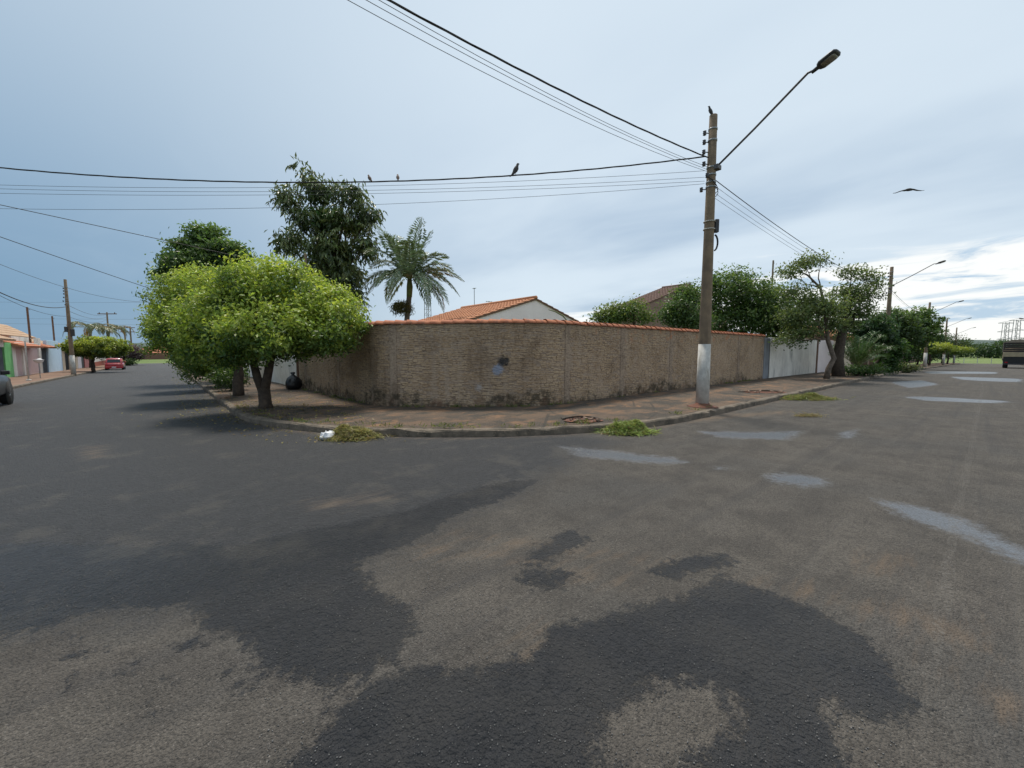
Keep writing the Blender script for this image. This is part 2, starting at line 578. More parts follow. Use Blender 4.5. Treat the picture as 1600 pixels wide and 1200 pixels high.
def wall_mats():
    # rough brickwork: colour of clay under a smear of grey-brown mortar, dark mossy foot, paint blots
    def body(name, a, bb):
        m, g, b = material(name)
        p = gpos(g)
        sep = g.n('ShaderNodeSeparateXYZ'); g.put(sep.inputs[0], p)
        n1 = g.noise(p, 1.3, 6, 0.65, 0.4)
        c = g.mix(g.sstep(n1, 0.35, 0.65), a, bb)
        fine = g.noise(g.mapping(p, scale=(9, 9, 22)), 1.6, 4, 0.7)
        c = g.mix(g.sstep(fine, 0.44, 0.66, 0, 0.75), c, (0.46, 0.355, 0.265))
        c = g.mix(g.sstep(fine, 0.46, 0.30, 0, 0.75), c, (0.070, 0.048, 0.034))
        # vertical run-off streaks
        stv = g.noise(g.mapping(p, scale=(3.2, 3.2, 0.22)), 1.4, 5, 0.6)
        c = g.mix(g.sstep(stv, 0.52, 0.68, 0, 0.55), c, (0.40, 0.315, 0.24))
        c = g.mix(g.sstep(stv, 0.44, 0.30, 0, 0.30), c, (0.12, 0.085, 0.06))
        big = g.noise(p, 0.55, 6, 0.7, 0.8)
        c = g.mix(g.sstep(big, 0.50, 0.62, 0, 0.5), c, (0.17, 0.118, 0.08))
        c = g.mix(g.sstep(big, 0.47, 0.36, 0, 0.45), c, (0.42, 0.315, 0.225))
        # bare orange brick where the coat has come off, in blots near the top of the right stretch
        ob = g.noise(p, 2.6, 6, 0.72)
        reg = g.math('MULTIPLY', g.sstep(sep.outputs[2], 1.75, 2.05), g.sstep(sep.outputs[0], 9.0, 11.0))
        c = g.mix(g.math('MULTIPLY', reg, g.sstep(ob, 0.56, 0.63, 0, 0.9)), c, (0.42, 0.21, 0.115))
        # mossy damp foot with an uneven upper edge
        foot = g.math('SUBTRACT', g.math('ADD', 0.42, g.math('MULTIPLY', g.math('SUBTRACT', g.noise(p, 0.7, 6, 0.75), 0.5), 2.2)), sep.outputs[2])
        c = g.mix(g.math('MULTIPLY', g.sstep(foot, 0.0, 0.30), g.sstep(g.noise(p, 5, 5, 0.7), 0.38, 0.58, 0.15, 0.85)), c, (0.048, 0.040, 0.028))
        c = g.mix(g.math('MULTIPLY', g.sstep(sep.outputs[2], 0.42, 0.16), g.sstep(g.noise(p, 3, 5, 0.7), 0.50, 0.66, 0, 0.5)), c, (0.21, 0.11, 0.07))
        # two paint blots
        nz = g.math('MULTIPLY', g.math('SUBTRACT', g.noise(p, 11, 4, 0.7), 0.5), 0.30)
        for (px, py, rad, colr) in ((780, 577, 0.15, (0.27, 0.31, 0.40)), (787, 564, 0.15, (0.022, 0.026, 0.032)), (748, 605, 0.10, (0.42, 0.38, 0.36))):
            q = WALLPT(px, py)
            dd = g.vmath('DISTANCE', p, tuple(q))
            c = g.mix(g.sstep(g.math('ADD', dd, nz), rad + 0.05, rad - 0.08, 0, 0.9), c, colr)
        g.put(b.inputs['Base Color'], c)
        b.inputs['Roughness'].default_value = 0.95
        b.inputs['Specular IOR Level'].default_value = 0.2
        g.put(b.inputs['Normal'], g.bump(g.noise(p, 45, 5, 0.7), 0.8, 0.02))
        return m
    return body('rough_brick', (0.32, 0.218, 0.132), (0.44, 0.318, 0.200)), body('rough_mortar', (0.31, 0.235, 0.175), (0.24, 0.18, 0.133))


def grass_ground_mat():
    m, g, b = material('field_grass')
    p = gpos(g)
    c = g.mix(g.sstep(g.noise(p, 0.06, 6, 0.6), 0.35, 0.65), (0.10, 0.155, 0.035), (0.15, 0.19, 0.055))
    c = g.mix(g.sstep(g.noise(p, 0.5, 6, 0.7), 0.52, 0.7, 0, 0.6), c, (0.15, 0.10, 0.06))
    g.put(b.inputs['Base Color'], c)
    b.inputs['Roughness'].default_value = 0.95
    g.put(b.inputs['Normal'], g.bump(g.noise(p, 6, 5, 0.7), 0.8, 0.15))
    return m


# corner wall line: right stretch, chamfer, left stretch (plan points, seen from the pavement)
WV, WU = 7.75, 4.40


def round_poly(pts, radii, seg=10):
    out = [np.array(pts[0], float)]
    for i in range(1, len(pts) - 1):
        p0, p1, p2 = (np.array(pts[j], float) for j in (i - 1, i, i + 1))
        a = (p0 - p1) / np.linalg.norm(p0 - p1); b = (p2 - p1) / np.linalg.norm(p2 - p1)
        ang = math.acos(np.clip(a @ b, -1, 1)); r = radii[i - 1]
        t = r / math.tan(ang / 2)
        c = p1 + (a + b) / np.linalg.norm(a + b) * r / math.sin(ang / 2)
        s, e = p1 + a * t, p1 + b * t
        a0 = math.atan2(*(s - c)[::-1]); a1 = math.atan2(*(e - c)[::-1])
        d = (a1 - a0 + math.pi) % (2 * math.pi) - math.pi
        for k in range(seg + 1):
            th = a0 + d * k / seg
            out.append(c + r * np.array([math.cos(th), math.sin(th)]))
    out.append(np.array(pts[-1], float))
    return np.array(out)


WALL_PATH = round_poly([(24.0, WV), (7.55, WV), (WU, 10.75), (WU, 19.5)], [2.6, 1.4])


class Path:
    def __init__(s, P):
        s.P = np.asarray(P, float)
        s.d = np.concatenate([[0], np.cumsum(np.linalg.norm(np.diff(s.P, axis=0), axis=1))])
        s.L = s.d[-1]

    def at(s, t):
        t = min(max(t, 0), s.L)
        i = min(int(np.searchsorted(s.d, t, 'right')) - 1, len(s.P) - 2)
        f = (t - s.d[i]) / (s.d[i + 1] - s.d[i])
        p = s.P[i] * (1 - f) + s.P[i + 1] * f
        e = 0.05
        q0, q1 = s.raw(t - e), s.raw(t + e)
        tg = (q1 - q0) / np.linalg.norm(q1 - q0)
        return p, tg, np.array([-tg[1], tg[0]])      # point, tangent, left normal

    def raw(s, t):
        t = min(max(t, 0), s.L)
        i = min(int(np.searchsorted(s.d, t, 'right')) - 1, len(s.P) - 2)
        f = (t - s.d[i]) / (s.d[i + 1] - s.d[i])
        return s.P[i] * (1 - f) + s.P[i + 1] * f


WP = Path(WALL_PATH)       # runs from the far right end round the corner; its left normal points at the street


def WALLPT(px, py):
    d = ray(px, py); best = None
    for k in range(400):
        p, tg, nl = WP.at(WP.L * k / 399)
        c = d[0] * p[1] - d[1] * p[0]
        if best is None or abs(c) < best[0]:
            best = (abs(c), p)
    p = best[1]
    return np.array([p[0], p[1], hz(px, py, p[0], p[1])])


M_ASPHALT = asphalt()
M_PAVE = pavement_mat()
M_KERB = mat('kerb_concrete', (0.17, 0.135, 0.10), (0.085, 0.07, 0.053), 4, 0.9, 0.9, 18, stain=(0.045, 0.038, 0.027), c3=(0.27, 0.20, 0.14))
M_BRICK, M_MORTAR = wall_mats()
M_FIELD = grass_ground_mat()
M_PAVE_L = mat('red_pavement', (0.20, 0.115, 0.075), (0.15, 0.090, 0.060), 1.2, 0.9, 0.3, 20, stain=(0.30, 0.21, 0.13))
M_HILL = mat('distant_hill', (0.045, 0.075, 0.055), (0.06, 0.085, 0.075), 0.01, 1.0)

# ------------------------------------------------------------------ the setting
def grid_sheet(us, vs, zoff, keep=None):
    U, V = np.meshgrid(us, vs, indexing='ij')
    Z = H(U, V) + zoff
    P = np.stack([U, V, Z], -1).reshape(-1, 3)
    nu, nv = len(us), len(vs)
    i = np.arange(nu - 1)[:, None] * nv + np.arange(nv - 1)[None, :]
    F = np.stack([i, i + nv, i + nv + 1, i + 1], -1).reshape(-1, 4)
    if keep is not None:
        c = P[F].mean(1)
        F = F[keep(c[:, 0], c[:, 1])]
        used = np.unique(F)
        remap = np.full(len(P), -1); remap[used] = np.arange(len(used))
        P, F = P[used], remap[F]
    return P, F


def grow(a, b, step, near, g=1.06, smax=3.0):
    """coordinates from a to b, fine within |x|<near"""
    out = [0.0]; s = step
    while out[-1] < b:
        if out[-1] > near: s = min(s * g, smax)
        out.append(out[-1] + s)
    neg = [0.0]; s = step
    while neg[-1] > a:
        if neg[-1] < -near * 0.4: s = min(s * g, smax)
        neg.append(neg[-1] - s)
    return np.array(sorted(set(neg + out)))


# terrain to the horizon
ax = np.concatenate([-np.geomspace(3500, 60, 26), np.linspace(-50, 200, 51), np.geomspace(210, 3500, 26)])
P, F = grid_sheet(ax, ax, -0.06)
struct('ground', (P, F), M_FIELD, True)

KU, KV, KR = 1.3, 4.4, 8.3          # kerb lines of the corner block and its corner radius
KUL, KVR = -6.0, -3.9               # kerbs across the two streets
us = grow(-60, 142, 0.075, 7.0); vs = grow(-40, 126, 0.075, 8.0)


def road_keep(u, v):
    k = ~((u > KU + 1.2) & (v > KV + 4.2)) & ~((u > KU + KR) & (v > KV + 0.6)) & ~((v > KV + KR) & (u > KU + 0.6))
    k &= ~((u < KUL - 1.5) & (v > KV + 1.5)) & ~((u < KUL - 1.5) & (v < KVR - 1.5)) & ~((u > KU + 1.5) & (v < KVR - 1.5))
    return k


RP, RF = grid_sheet(us, vs, 0.0, road_keep)


def sd_poly(P, poly):
    """signed distance to a plan polygon, positive inside"""
    A = np.asarray(poly, float); B = np.roll(A, -1, 0)
    dist = np.full(len(P), 1e9); inside = np.zeros(len(P), bool)
    for a, b in zip(A, B):
        e = b - a; w = P - a
        t = np.clip((w @ e) / (e @ e + 1e-12), 0, 1)
        dist = np.minimum(dist, np.linalg.norm(w - t[:, None] * e, axis=1))
        c = (a[1] > P[:, 1]) != (b[1] > P[:, 1])
        with np.errstate(divide='ignore', invalid='ignore'):
            xi = (b[0] - a[0]) * (P[:, 1] - a[1]) / (b[1] - a[1]) + a[0]
        inside ^= c & (P[:, 0] < xi)
    return np.where(inside, dist, -dist)


def gpoly(pxs):
    return np.array([ground(x, y)[:2] for x, y in pxs])


XY = RP[:, :2].astype(float)
damp_edge = [(0, 992), (60, 985), (130, 962), (210, 950), (290, 946), (330, 985), (400, 1000), (405, 1040), (440, 1070), (540, 1066),
             (600, 1035), (645, 985), (640, 955), (580, 915), (565, 875), (640, 852), (720, 805), (800, 775), (850, 748), (780, 752), (700, 775),
             (620, 800), (520, 820), (380, 850), (200, 850), (0, 850)]
dp = gpoly(damp_edge)
lobe = np.vstack([dp, [(-5.5, 4.0), (-4.0, 1.5)]])
damp = sd_poly(XY, lobe)
bottom = gpoly([(430, 1198), (500, 1130), (560, 1080), (650, 1040), (770, 1032), (830, 1030), (860, 985), (960, 960), (1010, 940), (1060, 930),
                (1130, 905), (1200, 925), (1260, 945), (1340, 990), (1400, 1040), (1430, 1110), (1380, 1130), (1290, 1085), (1290, 1130), (1320, 1198)])
c0, c1 = ground(1320, 1198)[:2], ground(430, 1198)[:2]
bottom = np.vstack([bottom, c0 * 0.55, c1 * 0.5])
b_sd = sd_poly(XY, bottom)
hole = sd_poly(XY, gpoly([(930, 1150), (950, 1110), (1000, 1080), (1100, 1058), (1150, 1090), (1130, 1150), (1080, 1199), (940, 1199)]))
b_sd = np.minimum(b_sd, -hole)
damp = np.maximum(damp, b_sd)
for pl in ([(800, 885), (830, 862), (890, 832), (920, 840), (860, 880)], [(1000, 892), (1060, 872), (1130, 866), (1140, 880), (1050, 905)],
           [(800, 905), (840, 885), (900, 900), (860, 925)]):
    damp = np.maximum(damp, sd_poly(XY, gpoly(pl)))
for (x, y, a, b) in ((258, 1055, 20, 9), (235, 1105, 15, 7), (205, 1045, 12, 5), (125, 1020, 14, 6), (300, 1010, 16, 6), (380, 1075, 9, 5), (350, 1048, 22, 5), (115, 990, 16, 5), (100, 1070, 7, 4), (415, 1045, 12, 8)):
    damp = np.maximum(damp, sd_poly(XY, gpoly([(x + a * math.cos(k * 0.785) * (1 + 0.2 * (k % 2)), y + b * math.sin(k * 0.785)) for k in range(8)])) * 0.8)
# freshly sealed surface of the left street reaching into the crossing
fr = gpoly([(850, 748), (900, 715), (960, 690)])
fpoly = np.vstack([dp[:1], dp[4:5], dp[14:15], dp[16:19], fr[1:], [(6.0, 5.5), (1.8, 12), (1.8, 130), (-6.6, 130), (-6.6, 5.0), (-14, 5.0), (-14, 4.0), (-6, 3.4)]])
fresh = sd_poly(XY, fpoly)
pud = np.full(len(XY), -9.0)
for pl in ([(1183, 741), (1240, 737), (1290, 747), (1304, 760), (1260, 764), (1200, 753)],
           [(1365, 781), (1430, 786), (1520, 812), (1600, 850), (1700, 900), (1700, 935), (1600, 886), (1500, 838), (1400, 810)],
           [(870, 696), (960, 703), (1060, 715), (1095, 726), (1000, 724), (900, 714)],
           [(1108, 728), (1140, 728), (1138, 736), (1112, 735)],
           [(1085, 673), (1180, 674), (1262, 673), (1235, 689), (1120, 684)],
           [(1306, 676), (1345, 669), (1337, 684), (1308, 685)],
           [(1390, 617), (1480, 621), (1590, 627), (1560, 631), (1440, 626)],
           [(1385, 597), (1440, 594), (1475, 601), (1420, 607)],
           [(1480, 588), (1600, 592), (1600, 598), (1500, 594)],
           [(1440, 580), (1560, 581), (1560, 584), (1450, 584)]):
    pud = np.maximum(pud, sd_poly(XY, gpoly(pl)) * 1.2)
sand = np.full(len(XY), -9.0)
for pl in ([(650, 852), (780, 860), (960, 898), (1010, 910), (960, 915), (800, 880), (660, 866)],
           [(700, 830), (860, 848), (1030, 875), (1030, 885), (860, 860), (700, 842)],
           [(1350, 870), (1400, 862), (1440, 880), (1420, 905), (1360, 900)],
           [(1150, 900), (1320, 930), (1480, 960), (1620, 1040), (1620, 1075), (1450, 990), (1300, 950)],
           [(770, 1035), (800, 1010), (850, 990), (850, 1000), (810, 1035)],
           [(1480, 1060), (1640, 1100), (1640, 1140), (1500, 1090)],
           [(120, 700), (165, 695), (175, 712), (130, 720)],
           [(480, 785), (600, 766), (620, 778), (500, 800)], [(930, 660), (1240, 640), (1240, 646), (960, 672)]):
    sand = np.maximum(sand, sd_poly(XY, gpoly(pl)))
cx_, cy_ = KU + KR, KV + KR
inc = (XY[:, 0] < cx_) & (XY[:, 1] < cy_)
dk_ = np.where(inc, np.hypot(XY[:, 0] - cx_, XY[:, 1] - cy_) - KR, np.where(XY[:, 0] >= cx_, KV - XY[:, 1], KU - XY[:, 0]))
sand = np.maximum(sand, 0.16 - np.abs(dk_ - 0.02))
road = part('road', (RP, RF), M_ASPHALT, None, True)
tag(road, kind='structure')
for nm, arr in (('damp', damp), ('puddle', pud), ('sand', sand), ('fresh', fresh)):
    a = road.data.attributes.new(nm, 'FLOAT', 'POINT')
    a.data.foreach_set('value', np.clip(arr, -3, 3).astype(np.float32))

# faint pale seam along the right street
sp = np.array([ground(1536, 600)[:2], ground(1520, 690)[:2], ground(1490, 830)[:2], ground(1455, 1060)[:2]])
seam = Path(sp)
V, F = [], []
for k in range(60):
    p, tg, nl = seam.at(seam.L * (k / 59))
    w = 0.035 + 0.012 * math.sin(k * 1.7)
    for s in (-1, 1):
        q = p + nl * w * s
        V.append((q[0], q[1], float(H(q[0], q[1])) + 0.004))
    if k:
        F.append((2 * k - 2, 2 * k - 1, 2 * k + 1, 2 * k))


def seam_mat():
    m, g, b = material('worn_chalk_line')
    p = gpos(g)
    b.inputs['Base Color'].default_value = (0.20, 0.185, 0.165, 1)
    b.inputs['Roughness'].default_value = 0.9
    tr = g.n('ShaderNodeBsdfTransparent')
    ms = g.n('ShaderNodeMixShader')
    g.put(ms.inputs[0], g.sstep(g.noise(p, 30, 5, 0.8), 0.44, 0.68, 0.0, 0.38))
    g.t.links.new(tr.outputs[0], ms.inputs[1]); g.t.links.new(b.outputs[0], ms.inputs[2])
    g.t.links.new(ms.outputs[0], next(n for n in g.t.nodes if n.type == 'OUTPUT_MATERIAL').inputs[0])
    return m


struct('road_line', (V, F), seam_mat())

# corner block: kerb, pavement
kp = round_poly([(140, KV), (KU, KV), (KU, 124)], [KR], 40)
def densify(Pl, step=0.6):
    out = [Pl[0]]
    for a, b in zip(Pl[:-1], Pl[1:]):
        n = max(1, int(np.linalg.norm(b - a) / step))
        for k in range(1, n + 1):
            out.append(a + (b - a) * k / n)
    return np.array(out)


def kerb(name, poly, side):
    """kerb stone run: 0.15 wide, 0.13 high; side = +1 when the pavement lies to the left of the path"""
    pa = Path(densify(poly, 0.22)); V, F = [], []
    ks = pa.d; n = 0
    for t in ks:
        p, tg, nl = pa.at(t)
        nl = nl * side
        j = rng.normal(0, 0.010, 4)
        sec = [(0.0 + j[0], -0.10), (0.012 + j[0], 0.105 + j[1]), (0.035 + j[2], 0.132 + j[1]), (0.15, 0.140 + j[3] * 0.5), (0.16, -0.10)]
        for off, z in sec:
            q = p + nl * off
            V.append((q[0], q[1], float(H(q[0], q[1])) + z))
        if n:
            for k in range(4):
                a = (n - 1) * 5 + k; b = n * 5 + k
                F.append((a, b, b + 1, a + 1) if side < 0 else (a, a + 1, b + 1, b))
        n += 1
    return struct(name, (V, F), M_KERB)


kerb('kerb', kp, -1)
# pavement between kerb and wall line (fine mesh with a little unevenness)
def ribbon(outer, inner, nl, zoff, mat_, name, wav=0.006):
    V, F = [], []
    n = len(outer)
    for i in range(n):
        for k in range(nl + 1):
            f = k / nl
            q = outer[i] * (1 - f) + inner[i] * f
            V.append((q[0], q[1], float(H(q[0], q[1])) + zoff + 0.02 * f + wav * math.sin(q[0] * 2.1 + 1.3) * math.cos(q[1] * 1.7)))
        if i:
            for k in range(nl):
                a = (i - 1) * (nl + 1) + k; b = i * (nl + 1) + k
                F.append((a, a + 1, b + 1, b))
    return struct(name, (V, F), mat_, True)


def sample(a, b, n):
    return [np.array(a) + (np.array(b) - np.array(a)) * k / n for k in range(n)]


out_, in_ = [], []
c = np.array([KU + KR, KV + KR]); r_in = KR - 0.155
out_ += sample((140, KV + 0.155), (KU + KR, KV + 0.155), 90)
in_ += sample((140, WV + 0.1), (7.6, WV + 0.1), 90)
cw = round_poly([(7.6, WV + 0.1), (7.5, WV + 0.1), (WU + 0.1, 10.85), (WU + 0.1, 11.3)], [0.04, 0.3], 4)
cwp = Path(cw)
for k in range(30):
    th = -math.pi / 2 - (math.pi / 2) * k / 30
    out_.append(c + r_in * np.array([math.cos(th), math.sin(th)]))
    in_.append(cwp.raw(cwp.L * k / 30))
out_ += sample((KU + 0.155, KV + KR), (KU + 0.155, 124), 80) + [np.array((KU + 0.155, 124.0))]
in_ += sample((WU + 0.1, 11.3), (WU + 0.1, 124), 80) + [np.array((WU + 0.1, 124.0))]
ribbon(out_, in_, 6, 0.137, M_PAVE, 'pavement')
# opposite blocks
lk = round_poly([(KUL, 124), (KUL, KV), (-60, KV)], [5.0], 20)
kerb('kerb_left', lk, -1)
P, F = grid_sheet(np.linspace(-9.1, KUL - 0.15, 4), np.linspace(9.4, 124, 60), 0.137)
struct('pavement_left', (P, F), M_PAVE_L, True)
P, F = grid_sheet(np.linspace(-60, -9.0, 20), np.linspace(KV + 0.2, 124, 50), 0.10)
struct('yard_left', (P, F), M_FIELD, True)
kr_ = round_poly([(KU, -40), (KU, KVR), (140, KVR)], [5.0], 20)
kerb('kerb_right', kr_, -1)
P, F = grid_sheet(np.linspace(6.4, 140, 60), np.linspace(KVR - 3, KVR - 0.15, 4), 0.137)
struct('pavement_right', (P, F), M_PAVE, True)
P, F = grid_sheet(np.linspace(6.4, 140, 60), np.linspace(-40, KVR - 2.9, 12), 0.10)
struct('yard_right', (P, F), M_FIELD, True)
P, F = grid_sheet(np.linspace(WU + 0.05, 140, 60), np.linspace(WV + 0.05, 124, 60), 0.09)
struct('yard', (P, F), M_FIELD, True)

# hills on the horizon
V, F = [], []
na = 180
for ring, (rad, k) in enumerate(((700, 0), (1000, 0.7), (1500, 1.0), (2200, 0.2))):
    for a in range(na):
        th = 2 * math.pi * a / na
        hgt = k * (9 + 7 * math.sin(th * 5 + 1) + 5 * math.sin(th * 11 + 2) + 2.5 * math.sin(th * 29)) * rad / 1000
        V.append((rad * math.cos(th), rad * math.sin(th), max(hgt, 0) - 4))
for r in range(3):
    for a in range(na):
        a2 = (a + 1) % na
        F.append((r * na + a, r * na + a2, (r + 1) * na + a2, (r + 1) * na + a))
struct('hills', (V, F), M_HILL, True)

# ------------------------------------------------------------------ corner wall: core, brick relief, columns, coping tiles
WALL_TOP = 2.38
wall = thing('boundary_wall', 'rough brown brick wall with clay tile coping wrapping the street corner', 'wall', (7.0, 9.0, 0.0))
wl = np.array([7.0, 9.0, 0.0])
V, F = [], []
N = 150
for i in range(N + 1):
    p, tg, nl = WP.at(WP.L * i / N)
    g0 = float(H(p[0], p[1]))
    for off, z in ((0.0, 0.02), (0.0, WALL_TOP), (-0.15, WALL_TOP), (-0.15, 0.02)):
        q = p + nl * off
        V.append((q[0], q[1], g0 + z))
    if i:
        a, b = (i - 1) * 4, i * 4
        F += [(a, b, b + 1, a + 1), (a + 1, b + 1, b + 2, a + 2), (a + 2, b + 2, b + 3, a + 3)]
F += [(0, 1, 2, 3), (N * 4 + 3, N * 4 + 2, N * 4 + 1, N * 4)]
part('wall_core', (np.array(V) - wl, F), M_MORTAR, wall)
cols_s = [0.15, 3.3, 6.4, 9.6, 12.7, 15.35, 20.3, 24.0, 28.2]
cols_s = [s for s in cols_s if s < WP.L - 0.2]
for s in cols_s:
    V, F = [], []
    hw = 0.10
    for k, ds in enumerate((-hw, 0, hw)):
        p, tg, nl = WP.at(s + ds)
        g0 = float(H(p[0], p[1]))
        for off, z in ((-0.01, 0.03), (0.013, 0.03), (0.013, WALL_TOP - 0.01), (-0.01, WALL_TOP - 0.01)):
            q = p + nl * off
            V.append((q[0], q[1], g0 + z))
    for k in (0, 4):
        for j in range(3):
            F.append((k + j, k + 4 + j, k + 5 + j, k + 1 + j))
    F += [(0, 1, 2, 3), (11, 10, 9, 8)]
    part('concrete_column', (np.array(V) - wl, F), M_MORTAR, wall)
# bricks, smaller than can be picked apart: one relief
course, blen = 0.054, 0.20
bv, bf = [], []
nc = int((WALL_TOP - 0.16) / course)
for r in range(nc):
    s = 0.02 - (r % 2) * blen * 0.5
    z0 = 0.15 + r * course
    s += rng.uniform(-0.08, 0.0)
    while s < WP.L:
        bl = blen * rng.uniform(0.45, 1.15)
        L = bl - 0.012
        a, b = max(s, 0.0), min(s + L, WP.L)
        s += bl
        mid = (a + b) / 2
        if b - a < 0.05 or any((b > cs - 0.095) and (a < cs + 0.095) for cs in cols_s) or rng.random() < 0.12:
            continue
        pr = max(0.002, rng.normal(0.009, 0.005))
        wv = 0.016 * math.sin(mid * 1.9 + r * 0.35) + 0.010 * math.sin(mid * 5.3 + r * 0.9)
        zz0 = max(z0 + wv + rng.normal(0, 0.009), 0.12); zz1 = zz0 + course - 0.008 + rng.normal(0, 0.009)
        p0, t0, n0 = WP.at(a); p1, t1, n1 = WP.at(b)
        g0 = float(H(p0[0], p0[1]))
        k = len(bv); tilt = rng.normal(0, 0.004)
        for (p, n, pj) in ((p0, n0, pr + tilt), (p1, n1, pr - tilt)):
            for off, z in ((-0.006, zz0), (pj, zz0 + 0.006), (pj * 0.9, zz1 - 0.006), (-0.006, zz1)):
                q = p + n * off
                bv.append((q[0] - wl[0], q[1] - wl[1], g0 + z))
        for j in range(3):
            bf.append((k + j, k + 4 + j, k + 5 + j, k + 1 + j))
        bf += [(k, k + 1, k + 2, k + 3), (k + 7, k + 6, k + 5, k + 4)]
br = part('bricks', (bv, bf), M_BRICK, wall)
br['kind'] = 'stuff'
# coping: one clay tile after another, each lapping the next
V, F = [], []
nseg = 8
for j, (x, rad) in enumerate(((-0.19, 0.125), (0.0, 0.138), (0.19, 0.150))):
    for sgn, rr in ((1, rad), (-1, rad - 0.014)):
        for k in range(nseg + 1):
            th = math.pi * k / nseg
            V.append((x, rr * math.cos(th), 0.72 * rr * math.sin(th) + 0.012 * j))
m_ = nseg + 1
for j in range(2):
    for s in (0, 1):
        a = (j * 2 + s) * m_; b = ((j + 1) * 2 + s) * m_
        for k in range(nseg):
            F.append((a + k, b + k, b + k + 1, a + k + 1) if s == 0 else (a + k, a + k + 1, b + k + 1, b + k))
for j in (0, 2):
    a = (j * 2) * m_; b = (j * 2 + 1) * m_
    for k in range(nseg):
        F.append((a + k, b + k, b + k + 1, a + k + 1))
tile_me = mesh_from('coping_tile', V, F, M_TERRA)
s = 0.18; pitch = 0.315
while s < WP.L - 0.12:
    p, tg, nl = WP.at(s)
    o = bpy.data.objects.new('coping_tile', tile_me)
    link(o, wall)
    q = p - nl * 0.075
    o.location = (q[0] - wl[0] + rng.normal(0, 0.004), q[1] - wl[1] + rng.normal(0, 0.004), float(H(q[0], q[1])) + WALL_TOP - 0.004 + rng.normal(0, 0.003))
    o.rotation_euler = (rng.normal(0, 0.02), 0.02 + rng.normal(0, 0.008), math.atan2(tg[1], tg[0]) + rng.normal(0, 0.015))
    s += pitch

# ------------------------------------------------------------------ foliage helpers
def norm(a):
    return a / (np.linalg.norm(a, axis=-1, keepdims=True) + 1e-9)


def leaf_part(name, pos, nrm, size, col, parent, r, aspect=0.5, mat_=None, along=None, fold=0.12):
    """many folded leaf blades; along = preferred blade direction"""
    n = len(pos)
    nrm = norm(nrm)
    t = r.normal(size=(n, 3)) if along is None else along + r.normal(size=(n, 3)) * 0.15
    t = norm(t - nrm * (t * nrm).sum(1, keepdims=True))
    b = np.cross(nrm, t)
    s = np.asarray(size).reshape(-1, 1) * np.ones((n, 1))
    V = np.empty((n, 4, 3), np.float32)
    V[:, 0] = pos - t * s * 0.5
    V[:, 1] = pos + b * s * aspect * 0.5 + nrm * s * fold
    V[:, 2] = pos + t * s * 0.5
    V[:, 3] = pos - b * s * aspect * 0.5 + nrm * s * fold
    i = np.arange(n)[:, None] * 4
    Fc = np.concatenate([i + np.array([[0, 1, 2]]), i + np.array([[0, 2, 3]])], 0)
    me = mesh_from(name, V.reshape(-1, 3), Fc, mat_ or LEAF)
    at = me.attributes.new('tint', 'FLOAT_COLOR', 'POINT')
    c4 = np.ones((n, 4, 4), np.float32)
    c4[:, :, :3] = np.asarray(col)[:, None, :]
    at.data.foreach_set('color', c4.ravel())
    o = bpy.data.objects.new(name, me)
    link(o, parent)
    return o


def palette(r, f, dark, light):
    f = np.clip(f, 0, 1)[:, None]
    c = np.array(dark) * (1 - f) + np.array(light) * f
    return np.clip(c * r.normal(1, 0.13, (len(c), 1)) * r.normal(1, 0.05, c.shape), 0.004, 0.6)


def crown(parent, lobes, n_clumps, per, clump_r, leaf, dark, light, seed, top_bias=0.5, shell=0.5, aspect=0.5, mat_=None, name='crown', flat=0.75, droop=0.0, bumpy=0.10, shoots=0.0, newf=0.55):
    """leaf clumps spread through ellipsoidal lobes (cx, cy, cz, rx, ry, rz)"""
    r = np.random.default_rng(seed)
    L = np.array(lobes, float)
    w = (L[:, 3] * L[:, 4] * L[:, 5]) ** 0.7
    idx = r.choice(len(L), n_clumps, p=w / w.sum())
    d = norm(r.normal(size=(n_clumps, 3)))
    rad = 1 - shell * r.random(n_clumps) ** 1.6
    rad *= 1 + bumpy * (np.sin(d[:, 0] * 5 + idx) * np.cos(d[:, 1] * 6 + d[:, 2] * 4) + 0.8 * np.sin(d[:, 0] * 11 + d[:, 2] * 9 + idx * 2) * np.sin(d[:, 1] * 12 + 1))
    rad *= 1 + shoots * (r.random(n_clumps) < 0.22) * np.maximum(d[:, 2], 0) * r.random(n_clumps)
    C = L[idx, :3] + d * rad[:, None] * L[idx, 3:]
    new = r.random(n_clumps)
    k = np.repeat(np.arange(n_clumps), per)
    off = r.normal(size=(len(k), 3)) * clump_r * np.array([1, 1, flat])
    pos = C[k] + off
    nrm = d[k] * 0.6 + np.array([0, 0, 0.4]) + r.normal(size=(len(k), 3)) * 0.7
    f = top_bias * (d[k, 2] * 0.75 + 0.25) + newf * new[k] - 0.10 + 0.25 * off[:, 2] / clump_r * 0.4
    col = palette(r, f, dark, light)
    al = None
    if droop:
        al = d[k] * 0.5 + np.array([0, 0, -droop])
    return leaf_part(name, pos, nrm, leaf * r.uniform(0.65, 1.25, len(k)), col, parent, r, aspect, mat_, al)


def limb(a, b, r0, r1, seed, wob=0.12, n=6, sides=8):
    r = np.random.default_rng(seed)
    a, b = np.array(a, float), np.array(b, float)
    t = np.linspace(0, 1, n)[:, None]
    P = a + (b - a) * t + r.normal(size=(n, 3)) * wob * np.sin(t * math.pi) * np.linalg.norm(b - a) * 0.35
    return tube(P, np.linspace(r0, r1, n), sides)


def trunk_part(parent, limbs, mat_=None, name='trunk'):
    return part(name, join(limbs), mat_ or M_BARK, parent, True)


def pv(u, v, off=0.14):
    """a point standing on the pavement or ground"""
    return np.array([u, v, float(H(u, v)) + off])


